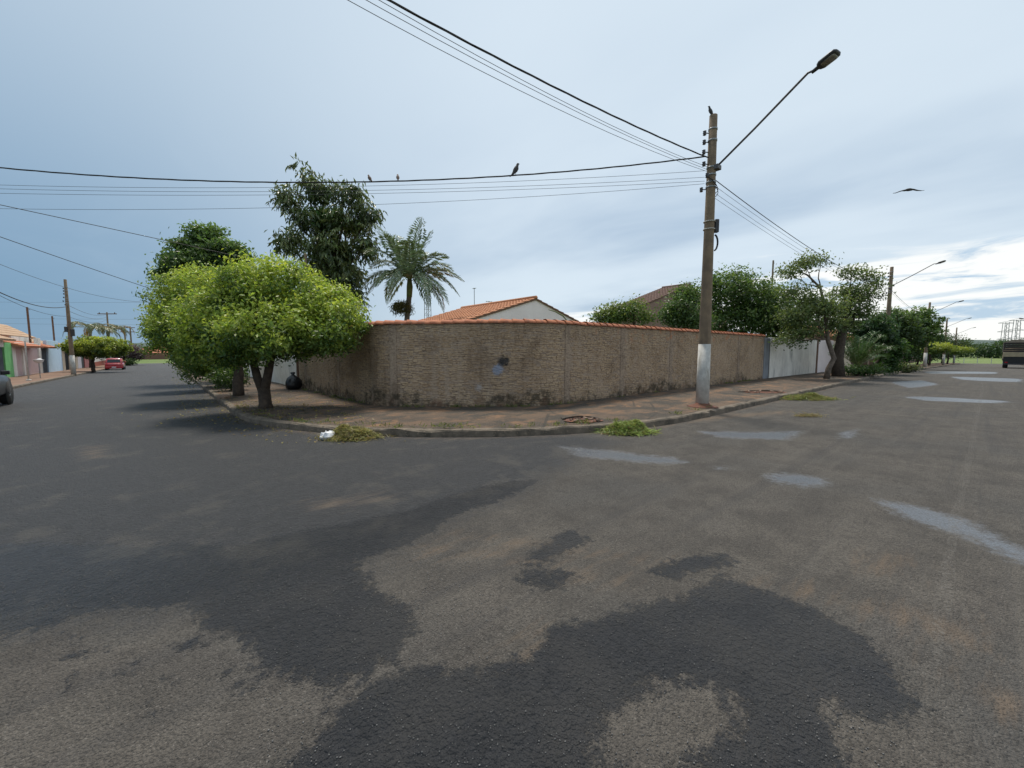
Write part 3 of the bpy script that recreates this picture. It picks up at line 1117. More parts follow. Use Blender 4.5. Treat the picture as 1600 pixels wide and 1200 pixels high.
NEWLEAF, MIDLEAF, DARKLEAF = (0.46, 0.56, 0.085), (0.10, 0.17, 0.03), (0.038, 0.075, 0.02)

# ---- the clipped trees on the left pavement
def clipped_tree(loc, label, lobes, limbs, seed, n, light=NEWLEAF, dark=(0.075, 0.145, 0.04), leaf=0.105, per=46):
    t = thing('clipped_tree', label, 'tree', loc, 0, 'clipped trees on the pavement')
    trunk_part(t, limbs)
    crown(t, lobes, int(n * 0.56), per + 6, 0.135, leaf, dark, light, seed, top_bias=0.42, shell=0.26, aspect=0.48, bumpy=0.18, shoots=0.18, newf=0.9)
    return t


def loc_at(px, py, base, dd=0.0):
    """offset from a thing's base, in the plane through it that faces the camera (dd: farther by that much)"""
    base = np.asarray(base, float)
    d = ray(px, py); k = (base @ CF + dd) / (d @ CF)
    p = d * k + np.array([0, 0, EYE])
    return p - base


def lob_px(base, spec):
    out = []
    for q in spec:
        c_ = loc_at(q[0], q[1], base, q[4] if len(q) > 4 else 0.0)
        out.append((c_[0], c_[1], c_[2], q[2], q[2], q[3]))
    return out


p1 = ground(415, 637, 0.14)
L1 = lambda x, y, dd=0.0: tuple(loc_at(x, y, p1, dd))
TREE1 = clipped_tree(p1, 'round clipped yellow-green tree with forked trunk beside the brown brick wall',
    lob_px(p1, [(436, 452, 1.22, 0.66, 0.2), (500, 490, 0.98, 0.72, 0.2), (522, 512, 0.72, 0.62, -0.2), (430, 516, 1.20, 0.66, -0.7), (350, 505, 1.10, 0.80, -0.2), (395, 470, 1.15, 0.7, 0.3), (475, 524, 0.90, 0.50, -0.5), (360, 545, 0.95, 0.42, -0.4)]),
    [tube([(0, 0, -0.1), (0, 0, 0.12), L1(412, 606)], [0.22, 0.16, 0.15], 10), tube([L1(411, 612), L1(402, 590), L1(396, 566), L1(380, 530), L1(365, 500)], [0.12, 0.105, 0.095, 0.07, 0.03], 8),
     tube([L1(413, 612), L1(418, 588), L1(424, 556), L1(436, 520), L1(450, 470)], [0.125, 0.11, 0.10, 0.07, 0.03], 8),
     limb(L1(424, 556), L1(500, 505), 0.06, 0.02, 4), limb(L1(424, 560), L1(440, 500, -0.7), 0.05, 0.02, 5), limb(L1(396, 566), L1(400, 470, 0.3), 0.05, 0.02, 6)], 11, 2100)
p2 = pv(1.95, 17.6)
clipped_tree(p2, 'clipped yellow-green tree with dark single trunk behind the forked-trunk tree',
    lob_px(p2, [(322, 464, 1.35, 0.92), (284, 486, 0.75, 0.90), (310, 520, 1.45, 0.95, -0.4), (350, 480, 1.2, 0.9), (286, 525, 0.7, 0.6)]),
    [limb((0, 0, -0.1), (0.03, 0.0, 1.3), 0.19, 0.14, 8, 0.04), limb((0, 0, 1.2), (-0.9, 0.3, 2.5), 0.09, 0.03, 9), limb((0, 0, 1.2), (0.7, -0.4, 2.6), 0.09, 0.03, 10)], 12, 1500)
p3 = pv(1.9, 23.0)
clipped_tree(p3, 'low-branched clipped tree with foliage nearly reaching the kerb, farther along the pavement',
    lob_px(p3, [(308, 535, 1.35, 1.1), (325, 565, 1.15, 0.9), (292, 510, 1.2, 1.1), (345, 560, 1.0, 0.9)]),
    [limb((0, 0, -0.1), (-0.05, 0.05, 1.2), 0.16, 0.12, 12, 0.04), limb((0, 0, 1.1), (-0.8, 0.4, 2.3), 0.08, 0.03, 13)], 13, 1100)
t = thing('shrub', 'small dark shrub growing at the kerb under the clipped trees', 'shrub', pv(2.0, 20.3))
trunk_part(t, [limb((0, 0, -0.05), (0.05, 0, 0.5), 0.04, 0.02, 3), limb((0, 0, 0.1), (-0.2, 0.1, 0.5), 0.03, 0.015, 4)])
crown(t, [(0, 0, 0.5, 0.65, 0.6, 0.42)], 120, 16, 0.10, 0.10, DARKLEAF, MIDLEAF, 21, name='foliage')

# ---- broad dark tree farther along the left pavement
b0 = pv(2.75, 29.5)
t = thing('broad_tree', 'dark green broad-crowned tree rising behind the clipped yellow-green trees', 'tree', b0)
zt = hz(325, 352, *b0[:2]) - b0[2]
trunk_part(t, [limb((0, 0, -0.1), (0.1, 0, zt * 0.45), 0.24, 0.17, 31), limb((0.1, 0, zt * 0.42), (-1.6, 0.6, zt * 0.7), 0.12, 0.05, 32), limb((0.1, 0, zt * 0.42), (1.3, -0.5, zt * 0.72), 0.12, 0.05, 33),
               limb((0.1, 0, zt * 0.42), (0.1, 0.3, zt * 0.9), 0.13, 0.04, 34)])
crown(t, lob_px(b0, [(325, 368, 0.85, 0.6), (305, 388, 1.0, 0.5), (345, 392, 1.2, 0.55), (285, 405, 0.9, 0.4), (375, 400, 0.7, 0.4), (320, 415, 1.8, 0.7), (262, 430, 0.6, 0.3), (275, 418, 0.7, 0.35), (340, 430, 1.6, 0.8)]),
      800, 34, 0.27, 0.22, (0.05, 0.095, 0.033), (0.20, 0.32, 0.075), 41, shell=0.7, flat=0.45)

# ---- tall tree with drooping compound leaves, in the yard
def sprays(parent, lobes, n, leaflets, length, leafl, dark, light, seed, mat_=LEAF_GLOSSY):
    r = np.random.default_rng(seed)
    L = np.array(lobes, float)
    w = (L[:, 3] * L[:, 4] * L[:, 5]) ** 0.42
    idx = r.choice(len(L), n, p=w / w.sum())
    d = norm(r.normal(size=(n, 3)) + np.array([0, 0, 0.25]))
    rad = 0.45 + 0.5 * r.random(n) ** 0.6
    S = L[idx, :3] + d * rad[:, None] * L[idx, 3:]
    hor = norm(d * np.array([1, 1, 0.25]) + r.normal(size=(n, 3)) * 0.25)
    t = np.linspace(0.12, 1, leaflets)
    ln = length * r.uniform(0.7, 1.25, n)
    # rachis: leaves outwards, droops
    P = S[:, None, :] + hor[:, None, :] * (ln[:, None] * t)[:, :, None] + np.array([0, 0, -1.0]) * (0.62 * ln[:, None] * t ** 2)[:, :, None]
    P = P.reshape(-1, 3)
    hh = np.repeat(hor, leaflets, 0)
    side = np.cross(hh, np.array([0, 0, 1.0])); side = norm(side) * np.where(np.arange(len(P)) % 2, 1, -1)[:, None]
    al = norm(side * 0.55 + hh * 0.35 + np.array([0, 0, -0.85]) + r.normal(size=P.shape) * 0.12)
    sz = leafl * r.uniform(0.7, 1.2, len(P))
    pos = P + al * sz[:, None] * 0.5
    nrm = norm(np.cross(al, np.cross(hh, al)) + r.normal(size=P.shape) * 0.45 + np.array([0, 0, 0.3]))
    f = np.repeat(r.random(n), leaflets) * 0.8 + 0.2 * r.random(len(P))
    return leaf_part('crown', pos, nrm, sz, palette(r, f, dark, light), parent, r, 0.27, mat_, al)


b0 = np.array([5.9, 20.6, float(H(5.9, 20.6)) + 0.09])
t = thing('tall_tree', 'tall dark tree with drooping long leaves rising behind the corner wall', 'tree', b0)
zt = hz(480, 246, *b0[:2]) - b0[2]
lob = []
for (px, py, rx, rz) in ((470, 264, 0.16, 0.28), (482, 284, 0.28, 0.26), (500, 300, 0.50, 0.40), (450, 312, 0.52, 0.36), (548, 306, 0.62, 0.42), (572, 335, 0.50, 0.42), (486, 345, 0.80, 0.50), (540, 352, 0.85, 0.55),
                         (455, 380, 0.55, 0.42), (515, 395, 1.05, 0.62), (568, 388, 0.48, 0.45), (540, 435, 0.80, 0.50), (498, 428, 0.70, 0.50), (545, 465, 0.55, 0.35)):
    c_ = loc_at(px, py, b0)
    lob.append((c_[0], c_[1], c_[2], rx, rx, rz))
ctr = loc_at(510, 470, b0)
trunk_part(t, [limb((0, 0, -0.1), (ctr[0], ctr[1], zt * 0.45), 0.20, 0.15, 51, 0.03)] +
           [limb((ctr[0], ctr[1], zt * 0.40), tuple(np.array(l[:3]) - np.array([0, 0, 0.2])), 0.09, 0.025, 60 + i) for i, l in enumerate(lob)])
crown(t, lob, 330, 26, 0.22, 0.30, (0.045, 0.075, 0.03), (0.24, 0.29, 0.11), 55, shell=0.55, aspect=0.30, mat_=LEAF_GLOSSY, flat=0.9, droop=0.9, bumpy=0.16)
sprays(t, lob, 150, 16, 0.55, 0.28, (0.05, 0.08, 0.034), (0.28, 0.32, 0.13), 56).name = 'drooping_leaves'
fr_c = loc_at(508, 340, b0)
crown(t, [(fr_c[0], fr_c[1], fr_c[2], 0.7, 0.7, 0.35)], 60, 14, 0.16, 0.22, (0.05, 0.13, 0.02), (0.10, 0.26, 0.04), 58, name='young_leaves', aspect=0.35)

# ---- palm in the yard
def frond_geo(r, length, rise, az, droop, leafl, n=44, twist=0.0, upright=0.0, P=None):
    """returns rachis polyline and leaflet arrays"""
    t = np.linspace(0, 1, 16)
    hx = length * (np.sin(t * (math.pi / 2) * 0.95) * 0.93)
    zz = rise * np.sin(t * math.pi * 0.62) * 1.05 - droop * t ** 2.3
    if P is None:
        P = np.stack([hx * math.cos(az), hx * math.sin(az), zz], 1)
    T = norm(np.gradient(P, axis=0))
    ti = np.linspace(0.10, 0.985, n)
    pos = np.stack([np.interp(ti, t, P[:, k]) for k in range(3)], 1)
    tn = norm(np.stack([np.interp(ti, t, T[:, k]) for k in range(3)], 1))
    up = np.array([0, 0, 1.0])
    side = norm(np.cross(tn, up)); nu = norm(np.cross(side, tn))
    ll = leafl * np.sin(np.clip(ti * 0.92 + 0.10, 0, 1) * math.pi) ** 0.6
    out = []
    for s in (-1, 1):
        al = norm(side * s * (0.80 - 0.25 * ti[:, None]) + tn * (0.42 + 0.5 * ti[:, None]) + nu * (0.18 + upright) - up * (0.30 - upright) + r.normal(size=pos.shape) * 0.07)
        nr = norm(np.cross(al, tn) * s * -1 + r.normal(size=pos.shape) * 0.1)
        # two blades per leaflet: a stiff inner half and a drooping tip
        mid = pos + al * (ll * 0.5)[:, None]
        al2 = norm(al - up * (0.55 - 0.45 * upright))
        out.append((pos + al * (ll * 0.27)[:, None], nr, ll * 0.56, al))
        out.append((mid + al2 * (ll * 0.25)[:, None], nr, ll * 0.55, al2))
    return P, [np.concatenate([o[k] for o in out]) for k in range(4)]


def frond(parent, base, r, length, rise, az, droop, leafl, dark, light, n=44, rr=0.018, width=0.13, upright=0.0, name='frond', f0=0.5, P=None):
    P, (pos, nr, sz, al) = frond_geo(r, length, rise, az, droop, leafl, n, 0, upright, P)
    f = np.clip(r.normal(f0, 0.22, len(pos)), 0, 1)
    o = leaf_part(name, pos, nr, sz, palette(r, f, dark, light), parent, r, width, LEAF_GLOSSY, al, 0.02)
    o.location = base
    part('rachis', tube(P, np.linspace(rr, rr * 0.3, len(P)), 5), M_FROND, o, True)
    return o


M_FROND = mat('frond_stalk', (0.16, 0.19, 0.07), (0.12, 0.14, 0.05), 8, 0.6)
M_PALMTRUNK = mat('palm_trunk', (0.15, 0.125, 0.10), (0.10, 0.08, 0.065), 9, 0.9, 0.5, 25)
b0 = np.array([8.1, 16.9, float(H(8.1, 16.9)) + 0.09])
palm = thing('palm_tree', 'feathery palm with arching fronds standing behind the corner wall', 'palm', b0)
top = loc_at(640, 437, b0)
tz = top[2]
part('trunk', tube([(0, 0, -0.1), (0.02, 0.02, tz * 0.4), (top[0] * 0.9, top[1] * 0.9, tz - 0.7), (top[0], top[1], tz)], [0.16, 0.12, 0.11, 0.10], 10), M_PALMTRUNK, palm, True)
part('crownshaft', tube([(top[0] * 0.9, top[1] * 0.9, tz - 0.75), (top[0], top[1], tz - 0.3), (top[0], top[1], tz + 0.25)], [0.12, 0.135, 0.06], 10), M_FROND, palm, True)
r = np.random.default_rng(91)
for k, (ex, ey, lift, dd) in enumerate(((590, 356, 0.55, 0.3), (603, 372, 0.5, -0.9), (574, 398, 0.85, -0.3), (569, 452, 0.9, 0.4), (590, 448, 0.8, -1.1), (622, 372, 0.3, 1.0), (658, 346, 0.15, -0.3), (672, 366, 0.35, 0.5),
                                            (640, 380, 0.5, -1.3), (694, 402, 0.65, -0.5), (704, 425, 0.8, 0.8), (713, 462, 0.95, -0.2), (697, 474, 0.95, -0.9), (668, 462, 0.9, -1.5), (612, 452, 0.9, -1.4), (655, 400, 0.8, 1.4), (690, 440, 0.9, 1.2), (576, 464, 0.95, -0.3), (607, 474, 0.95, 0.9), (690, 486, 1.0, 0.6), (668, 480, 1.0, -0.9), (720, 440, 0.75, 0.2), (585, 420, 0.85, 0.9))):
    e = loc_at(ex, ey, b0, dd) - top
    ti_ = np.linspace(0, 1, 16)[:, None]
    ctl = e * np.array([0.55, 0.55, 0.5]) + np.array([0, 0, lift * 1.25])
    Pf = 2 * ti_ * (1 - ti_) * ctl + ti_ ** 2 * e
    frond(palm, tuple(top), r, 0, 0, 0, 0, 0.70, (0.075, 0.12, 0.07), (0.27, 0.34, 0.20), 64, 0.028, 0.15, P=Pf * 1.08)
frond(palm, tuple(top + np.array([0, 0, -0.05])), r, 1.6, 0.3, math.atan2(CR[1], CR[0]) + 0.25, 1.7, 0.60, (0.22, 0.11, 0.02), (0.40, 0.22, 0.04), 50, 0.02, 0.13, name='dry_frond')
cl = loc_at(629, 484, b0)
crown(palm, [(cl[0], cl[1], cl[2] + 0.05, 0.40, 0.40, 0.30)], 60, 24, 0.09, 0.16, (0.11, 0.10, 0.035), (0.21, 0.19, 0.07), 93, aspect=0.14, name='seed_cluster', droop=1.0)

# ---- trees behind the wall towards the right
def bushy(name, label, cat, loc, lobes, n, leaf, dark, light, seed, limbs=None, per=24, cr=0.24, shell=0.7, group=None, flat=0.7, top_bias=0.4, mat_=None, bark=None):
    t = thing(name, label, cat, loc, 0, group)
    trunk_part(t, limbs or [limb((0, 0, -0.1), (lobes[0][0] * 0.5, lobes[0][1] * 0.5, lobes[0][2]), 0.14, 0.06, seed)], bark)
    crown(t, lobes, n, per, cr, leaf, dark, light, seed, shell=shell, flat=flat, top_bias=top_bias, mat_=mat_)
    return t


b0 = np.array([21.0, 13.0, 0.09])
bushy('yard_tree', 'pale green loose tree between the two gabled houses', 'tree', b0, lob_px(b0, [(972, 488, 0.75, 0.5), (952, 494, 0.7, 0.45), (992, 480, 0.5, 0.3), (1005, 496, 0.6, 0.25), (940, 497, 0.4, 0.35)]), 170, 0.17,
      (0.065, 0.12, 0.035), (0.26, 0.32, 0.075), 71)
b0 = np.array([20.5, 10.2, 0.09])
bushy('yard_tree', 'dark leafy bush rising over the tile coping left of the lamp pole', 'tree', b0, lob_px(b0, [(1062, 482, 0.7, 0.8), (1074, 462, 0.5, 0.55), (1050, 492, 0.55, 0.5), (1078, 500, 0.9, 0.6)]), 260, 0.16,
      (0.045, 0.088, 0.03), (0.19, 0.29, 0.07), 72)
b0 = np.array([27.0, 10.2, 0.09])
bushy('yard_tree', 'large dense dark tree overhanging the white wall past the brick wall', 'tree', b0,
      lob_px(b0, [(1150, 465, 2.0, 1.5), (1135, 440, 1.2, 0.9), (1185, 470, 1.7, 1.3), (1215, 490, 1.9, 1.3), (1240, 500, 1.6, 1.2), (1110, 470, 0.9, 1.2), (1160, 500, 2.2, 1.0), (1205, 520, 1.2, 0.7)]),
      900, 0.19, (0.05, 0.095, 0.03), (0.21, 0.31, 0.075), 73, shell=0.6)
# two street trees with bare limbs
b0 = ground(1291, 592, 0.14)
sl = lob_px(b0, [(1255, 412, 0.75, 0.34), (1232, 428, 0.55, 0.35), (1280, 408, 0.55, 0.3), (1240, 455, 1.0, 0.45), (1265, 470, 1.2, 0.6), (1290, 480, 1.1, 0.6), (1245, 495, 1.2, 0.55),
                 (1300, 505, 0.8, 0.5), (1255, 520, 0.9, 0.4), (1230, 530, 0.7, 0.35)])
q1, q2, q3 = loc_at(1303, 560, b0), loc_at(1293, 530, b0), loc_at(1282, 450, b0)
q4 = loc_at(1262, 430, b0)
bushy('street_tree', 'slender crooked tree with one bare limb reaching over the white wall', 'tree', b0, sl, 420, 0.15, (0.07, 0.11, 0.04), (0.30, 0.36, 0.12), 74,
      [tube([(0, 0, -0.1), q1 * 0.5 + np.array([-0.1, 0.05, 0]), q1, q2, loc_at(1290, 490, b0), q3, q4, loc_at(1240, 420, b0)], [0.15, 0.13, 0.12, 0.10, 0.08, 0.06, 0.045, 0.02], 8)] +
      [limb(q2, tuple(np.array(l[:3])), 0.05, 0.015, 200 + i) for i, l in enumerate(sl[3:])] + [limb(q3, tuple(np.array(l[:3])), 0.035, 0.012, 220 + i) for i, l in enumerate(sl[:3])],
      per=18, cr=0.22, shell=0.95, bark=M_BARK_PALE)
b0 = ground(1310, 588, 0.14)
sl = lob_px(b0, [(1330, 425, 0.6, 0.35), (1358, 430, 0.7, 0.4), (1370, 445, 0.55, 0.35), (1325, 455, 0.9, 0.5), (1350, 462, 1.0, 0.45), (1315, 480, 1.1, 0.6), (1340, 490, 1.0, 0.5), (1310, 510, 0.9, 0.5)])
q2 = loc_at(1315, 525, b0)
bushy('street_tree', 'thick dark-trunked tree with open upper branches beside the spiky cycad', 'tree', b0, sl, 400, 0.15, (0.065, 0.105, 0.038), (0.29, 0.35, 0.115), 75,
      [tube([(0, 0, -0.1), loc_at(1309, 560, b0), q2, loc_at(1322, 490, b0), loc_at(1336, 460, b0)], [0.34, 0.28, 0.22, 0.10, 0.06], 10)] +
      [limb(q2, tuple(np.array(l[:3])), 0.06, 0.015, 240 + i) for i, l in enumerate(sl)], per=18, cr=0.22, shell=0.95)

# cycad and shrubs on the right pavement
b0 = pv(32.5, 5.3)
cyc = thing('cycad', 'spiky dark green cycad rosette on the pavement beside the thick-trunked tree', 'plant', b0)
part('trunk', lathe([(0.30, -0.05), (0.33, 0.2), (0.30, 0.45), (0.18, 0.6)], 12), M_PALMTRUNK, cyc, True)
r = np.random.default_rng(95)
for k in range(22):
    az = k * 2.399; up = r.uniform(0.8, 2.6)
    frond(cyc, (0, 0, 0.55), r, 1.75 - 0.45 * (up > 1.5), up * 0.8, az, 0.2, 0.42, (0.03, 0.062, 0.022), (0.09, 0.17, 0.045), 46, 0.02, 0.16, 0.25, 'leaf')


def shrub(label, px, py, spec, n, leaf, dark, light, seed, base=None, cat='shrub', group=None, name='shrub'):
    b0 = ground(px, py, 0.14) if base is None else np.array(base, float)
    return bushy(name, label, cat, b0, lob_px(b0, spec), n, leaf, dark, light, seed, per=20, cr=0.18, shell=0.8, group=group)


shrub('low leafy shrub spilling over the kerb below the cycad', 1335, 585, [(1325, 578, 0.55, 0.22), (1345, 579, 0.6, 0.2), (1364, 578, 0.6, 0.25)], 120, 0.13, (0.03, 0.07, 0.02), (0.12, 0.20, 0.05), 101, pv(31.2, 4.95))
shrub('broad-leaved dark shrub standing behind the cycad', 0, 0, [(1345, 515, 0.8, 0.5), (1362, 508, 1.2, 0.8), (1378, 525, 1.0, 0.7), (1360, 530, 0.9, 0.5)], 240, 0.24, (0.03, 0.07, 0.03), (0.11, 0.19, 0.06), 102, pv(36.5, 6.2))
shrub('bright green drooping shrub in front of the stone-clad gateway', 0, 0, [(1388, 562, 0.7, 0.6), (1394, 545, 0.8, 0.7), (1386, 575, 0.6, 0.3)], 170, 0.22, (0.035, 0.085, 0.02), (0.14, 0.24, 0.05), 103, pv(38.2, 5.6))
shrub('leafy tree hanging over the stone-clad gateway', 0, 0, [(1400, 500, 1.6, 1.0), (1390, 515, 1.6, 1.0), (1412, 520, 1.5, 1.0)], 330, 0.26, (0.045, 0.085, 0.028), (0.16, 0.24, 0.06), 104, pv(48, 6.6), 'tree', None, 'street_tree')
shrub('light green street tree around the second lamp pole', 0, 0, [(1425, 505, 1.5, 1.2), (1440, 500, 1.4, 1.3), (1435, 525, 2.0, 1.1), (1455, 512, 1.0, 0.9)], 360, 0.28, (0.055, 0.105, 0.03), (0.19, 0.29, 0.06), 105, pv(58, 6.0), 'tree', None, 'street_tree')
shrub('low pale ground cover along the kerb past the cycad', 0, 0, [(1392, 576, 0.7, 0.3), (1405, 575, 0.9, 0.3), (1415, 574, 0.8, 0.25)], 120, 0.18, (0.06, 0.08, 0.035), (0.17, 0.19, 0.08), 106, pv(44, 4.9))
# flat-topped clipped trees and dark trees farther down the right street
def flat_tree(u, v, label, w, h, seed, light=(0.42, 0.47, 0.06)):
    b0 = pv(u, v)
    t = thing('flat_topped_tree', label, 'tree', b0, 0, 'flat-topped trees down the right street')
    trunk_part(t, [limb((0, 0, -0.1), (0, 0, h * 0.6), 0.14, 0.11, seed), limb((0, 0, h * 0.55), (w * 0.5, 0.2, h * 0.85), 0.07, 0.03, seed + 1), limb((0, 0, h * 0.55), (-w * 0.5, -0.2, h * 0.85), 0.07, 0.03, seed + 2)])
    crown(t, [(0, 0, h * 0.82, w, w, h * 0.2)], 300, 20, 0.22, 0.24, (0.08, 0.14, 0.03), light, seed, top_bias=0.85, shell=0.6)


flat_tree(83, 5.6, 'flat-topped lime green tree beside the fourth lamp pole', 2.4, 3.0, 301)
flat_tree(112, 5.2, 'flat-topped lime green tree next to the open field', 3.2, 3.2, 311)
for (u, v, w, h, sd, lab, lt) in ((72, 7.4, 2.6, 5.0, 321, 'bushy green tree rising behind the third lamp pole', (0.11, 0.19, 0.045)),
                                  (92, 7.6, 3.4, 6.0, 322, 'tall bushy tree behind the flat-topped tree by the fourth lamp pole', (0.10, 0.18, 0.04)),
                                  (106, 7.4, 3.2, 5.5, 323, 'dark bushy tree between the two flat-topped trees', (0.085, 0.15, 0.04)),
                                  (124, 6.6, 4.0, 6.2, 324, 'dull olive tree at the end of the right street', (0.11, 0.12, 0.055))):
    b0 = pv(u, v)
    bushy('street_tree', lab, 'tree', b0, [(0, 0, h * 0.62, w, w, h * 0.36), (w * 0.5, -0.4, h * 0.45, w * 0.7, w * 0.6, h * 0.32), (-w * 0.5, 0.3, h * 0.45, w * 0.7, w * 0.6, h * 0.32)], 260, 0.34,
          (0.03, 0.06, 0.02), lt, sd, per=18, cr=0.4)

# far wood beyond the field
r = np.random.default_rng(400)
lobs = []
for k in range(46):
    f = k / 45
    u, v = 240 + 70 * r.random(), 34 - 95 * f
    hh = r.uniform(5.0, 8.5)
    lobs.append((u, v, float(H(u, v)) + hh * 0.5, r.uniform(3, 5), r.uniform(3, 5), hh * 0.52))
wood = crown(None, lobs, 1500, 16, 0.8, 0.95, (0.022, 0.048, 0.02), (0.075, 0.125, 0.035), 401, shell=0.5, name='far_wood', top_bias=0.5)
tag(wood, 'dark line of woodland beyond the green field', 'woodland', None, 'stuff')

# ------------------------------------------------------------------ utility poles
def pole(u, v, h, label, lamp=True, r0=0.165, r1=0.095, arm=(0.75, -2.35, 1.75), za=None, hardware=True, white=1.65, group='lamp and cable poles', name='utility_pole'):
    b0 = pv(u, v)
    t = thing(name, label, 'utility pole', b0, 0, group)
    part('shaft', lathe([(r0, -0.1), (r0, 0.02), (r0 + (r1 - r0) * 0.5, h * 0.5), (r1, h - 0.01), (r1 * 0.9, h)], 14), M_CONC_POLE, t, True)
    def rad(z):
        return r0 + (r1 - r0) * z / h
    if white:
        part('painted_base', lathe([(r0 + 0.004, 0.03), (rad(white) + 0.004, white)], 14), M_POLE_WHITE, t, True)
    za = za or h * 0.80
    if lamp:
        a0 = np.array([rad(za) * 0.3, -rad(za) * 0.8, za])
        a1 = np.array(arm) + a0
        dv = np.array([arm[0], arm[1], 0]); dv /= np.linalg.norm(dv)
        mid = a0 + (a1 - a0) * 0.86 + np.array([0, 0, 0.07])
        pts = [a0, a0 + (a1 - a0) * 0.45 + np.array([0, 0, 0.02]), mid, a0 + (a1 - a0) * 0.94 + np.array([0, 0, 0.08]), a1]
        ar = part('lamp_arm', tube(pts, 0.024, 8), M_ARM, t, True)
        # lamp head: flattened tapered housing with a lens below
        d3 = norm(np.array([dv[0], dv[1], 0.30])); sd = norm(np.cross(d3, CZ)); up = np.cross(sd, d3)
        def loft(st, off=0.0):
            V, F = [], []
            n = 12
            for (s, w, hh) in st:
                for k in range(n):
                    th = 2 * math.pi * k / n
                    cx, cy = math.cos(th), math.sin(th)
                    cx = math.copysign(abs(cx) ** 0.6, cx); cy = math.copysign(abs(cy) ** 0.7, cy)
                    V.append(tuple(a1 + d3 * s + sd * w * cx + up * (hh * cy + off)))
            for i in range(len(st) - 1):
                for k in range(n):
                    F.append((i * n + k, i * n + (k + 1) % n, (i + 1) * n + (k + 1) % n, (i + 1) * n + k))
            F += [tuple(range(n - 1, -1, -1)), tuple(range((len(st) - 1) * n, len(st) * n))]
            return V, F
        hd = part('lamp_head', loft([(-0.06, 0.03, 0.03), (0.05, 0.035, 0.035), (0.07, 0.085, 0.045), (0.12, 0.13, 0.05), (0.33, 0.14, 0.045), (0.39, 0.13, 0.038), (0.42, 0.08, 0.02)]), M_DARKMETAL, t, True)
        part('lens', loft([(0.13, 0.10, 0.02), (0.33, 0.11, 0.02), (0.37, 0.08, 0.012)], -0.038), M_LENS, hd, True)
        part('arm_clamp', xf(bbox(-0.10, -0.17, -0.05, 0.10, 0.0, 0.06, 0.015), a0 + np.array([0, 0.06, 0.0])), M_ARM, t)
    if hardware:
        for z in (za + 0.95, za + 0.68, za + 0.02, za - 0.16, za - 0.34, za - 0.46):
            rr = rad(z)
            part('band', lathe([(rr, z - 0.022), (rr + 0.012, z - 0.02), (rr + 0.012, z + 0.02), (rr, z + 0.022)], 14), M_STEEL, t, True)
        for k, z in enumerate((za + 0.86, za + 0.64, za + 0.40, za + 0.10, za - 0.22, za - 0.50)):
            a = math.radians(142) if k < 3 else math.radians((150, 180, 130)[k - 3])
            rr = rad(z)
            dx, dy = math.cos(a), math.sin(a)
            off = rr + 0.11
            ins = part('insulator', xf(lathe([(0.02, -0.06), (0.045, -0.045), (0.03, -0.02), (0.048, 0.0), (0.03, 0.02), (0.045, 0.045), (0.02, 0.06)], 10), (dx * off, dy * off, z)), M_PORCELAIN, t, True)
            part('bracket', tube([(dx * rr * 0.6, dy * rr * 0.6, z), (dx * off, dy * off, z)], 0.012, 6), M_DARKMETAL, ins)
    return t, b0


def lens_mat():
    m, g, b = material('lamp_lens')
    p = gpos(g)
    g.put(b.inputs['Base Color'], g.mix(g.sstep(g.noise(p, 18, 3), 0.4, 0.6), (0.23, 0.21, 0.19), (0.15, 0.14, 0.13)))
    b.inputs['Roughness'].default_value = 0.2
    return m


M_LENS = lens_mat()
PU, PV_ = 10.45, 4.80
pg = ground(1097, 635, 0.14); PU, PV_ = float(pg[0]), float(pg[1])
ph = hz(1115, 180, PU, PV_) - pv(PU, PV_)[2]
za1 = hz(1122, 262, PU, PV_) - pv(PU, PV_)[2]
lampP = on_v(1278, 108, PV_ - 2.25)
a_end = lampP - (pv(PU, PV_) + np.array([0.05, -0.13, za1]))
t, PB = pole(PU, PV_, ph, 'tall concrete pole with whitewashed base and lamp arm at the wall corner', arm=tuple(a_end), za=za1)
main_pole = t
# junction box strapped to the shaft and a loop of cable
zb = hz(1117, 352, PU, PV_) - PB[2]
rb = 0.125
jb = part('junction_box', xf(bbox(-0.045, -0.06, -0.16, 0.06, 0.06, 0.16, 0.015), (CR[0] * (rb + 0.05), CR[1] * (rb + 0.05), zb), math.atan2(CR[1], CR[0])), M_DARKMETAL, t)
for dz in (0.10, -0.09):
    part('strap', lathe([(rb + 0.006, zb + dz - 0.012), (rb + 0.02, zb + dz - 0.01), (rb + 0.02, zb + dz + 0.01), (rb + 0.006, zb + dz + 0.012)], 14), M_POLE_WHITE, t, True)
lp = [np.array([CR[0], CR[1], 0]) * (rb + 0.02 + 0.09 * math.sin(a)) + np.array([0, 0, zb - 0.42 + 0.20 * math.cos(a)]) for a in np.linspace(0.15, 3.0, 10)]
part('cable_loop', tube(lp, 0.022, 6), M_BLACKCABLE, t, True)
for k in range(5):
    a0_ = math.radians(140 + 30 * k); z0_ = za1 - 0.1 - 0.09 * k
    lp = [np.array([math.cos(a0_ + q), math.sin(a0_ + q), 0]) * (0.125 + 0.05 * math.sin(q * 2)) + np.array([0, 0, z0_ - 0.22 * math.sin(q)]) for q in np.linspace(0, 2.6, 12)]
    part('jumper_cable', tube(lp, 0.008, 5), M_BLACKCABLE, t, True)
# soil heaped round the foot
part('soil_collar', lathe([(0.42, -0.005), (0.30, 0.02), (0.19, 0.06), (0.17, 0.10)], 18), M_SOIL, t, True)

PH = ph
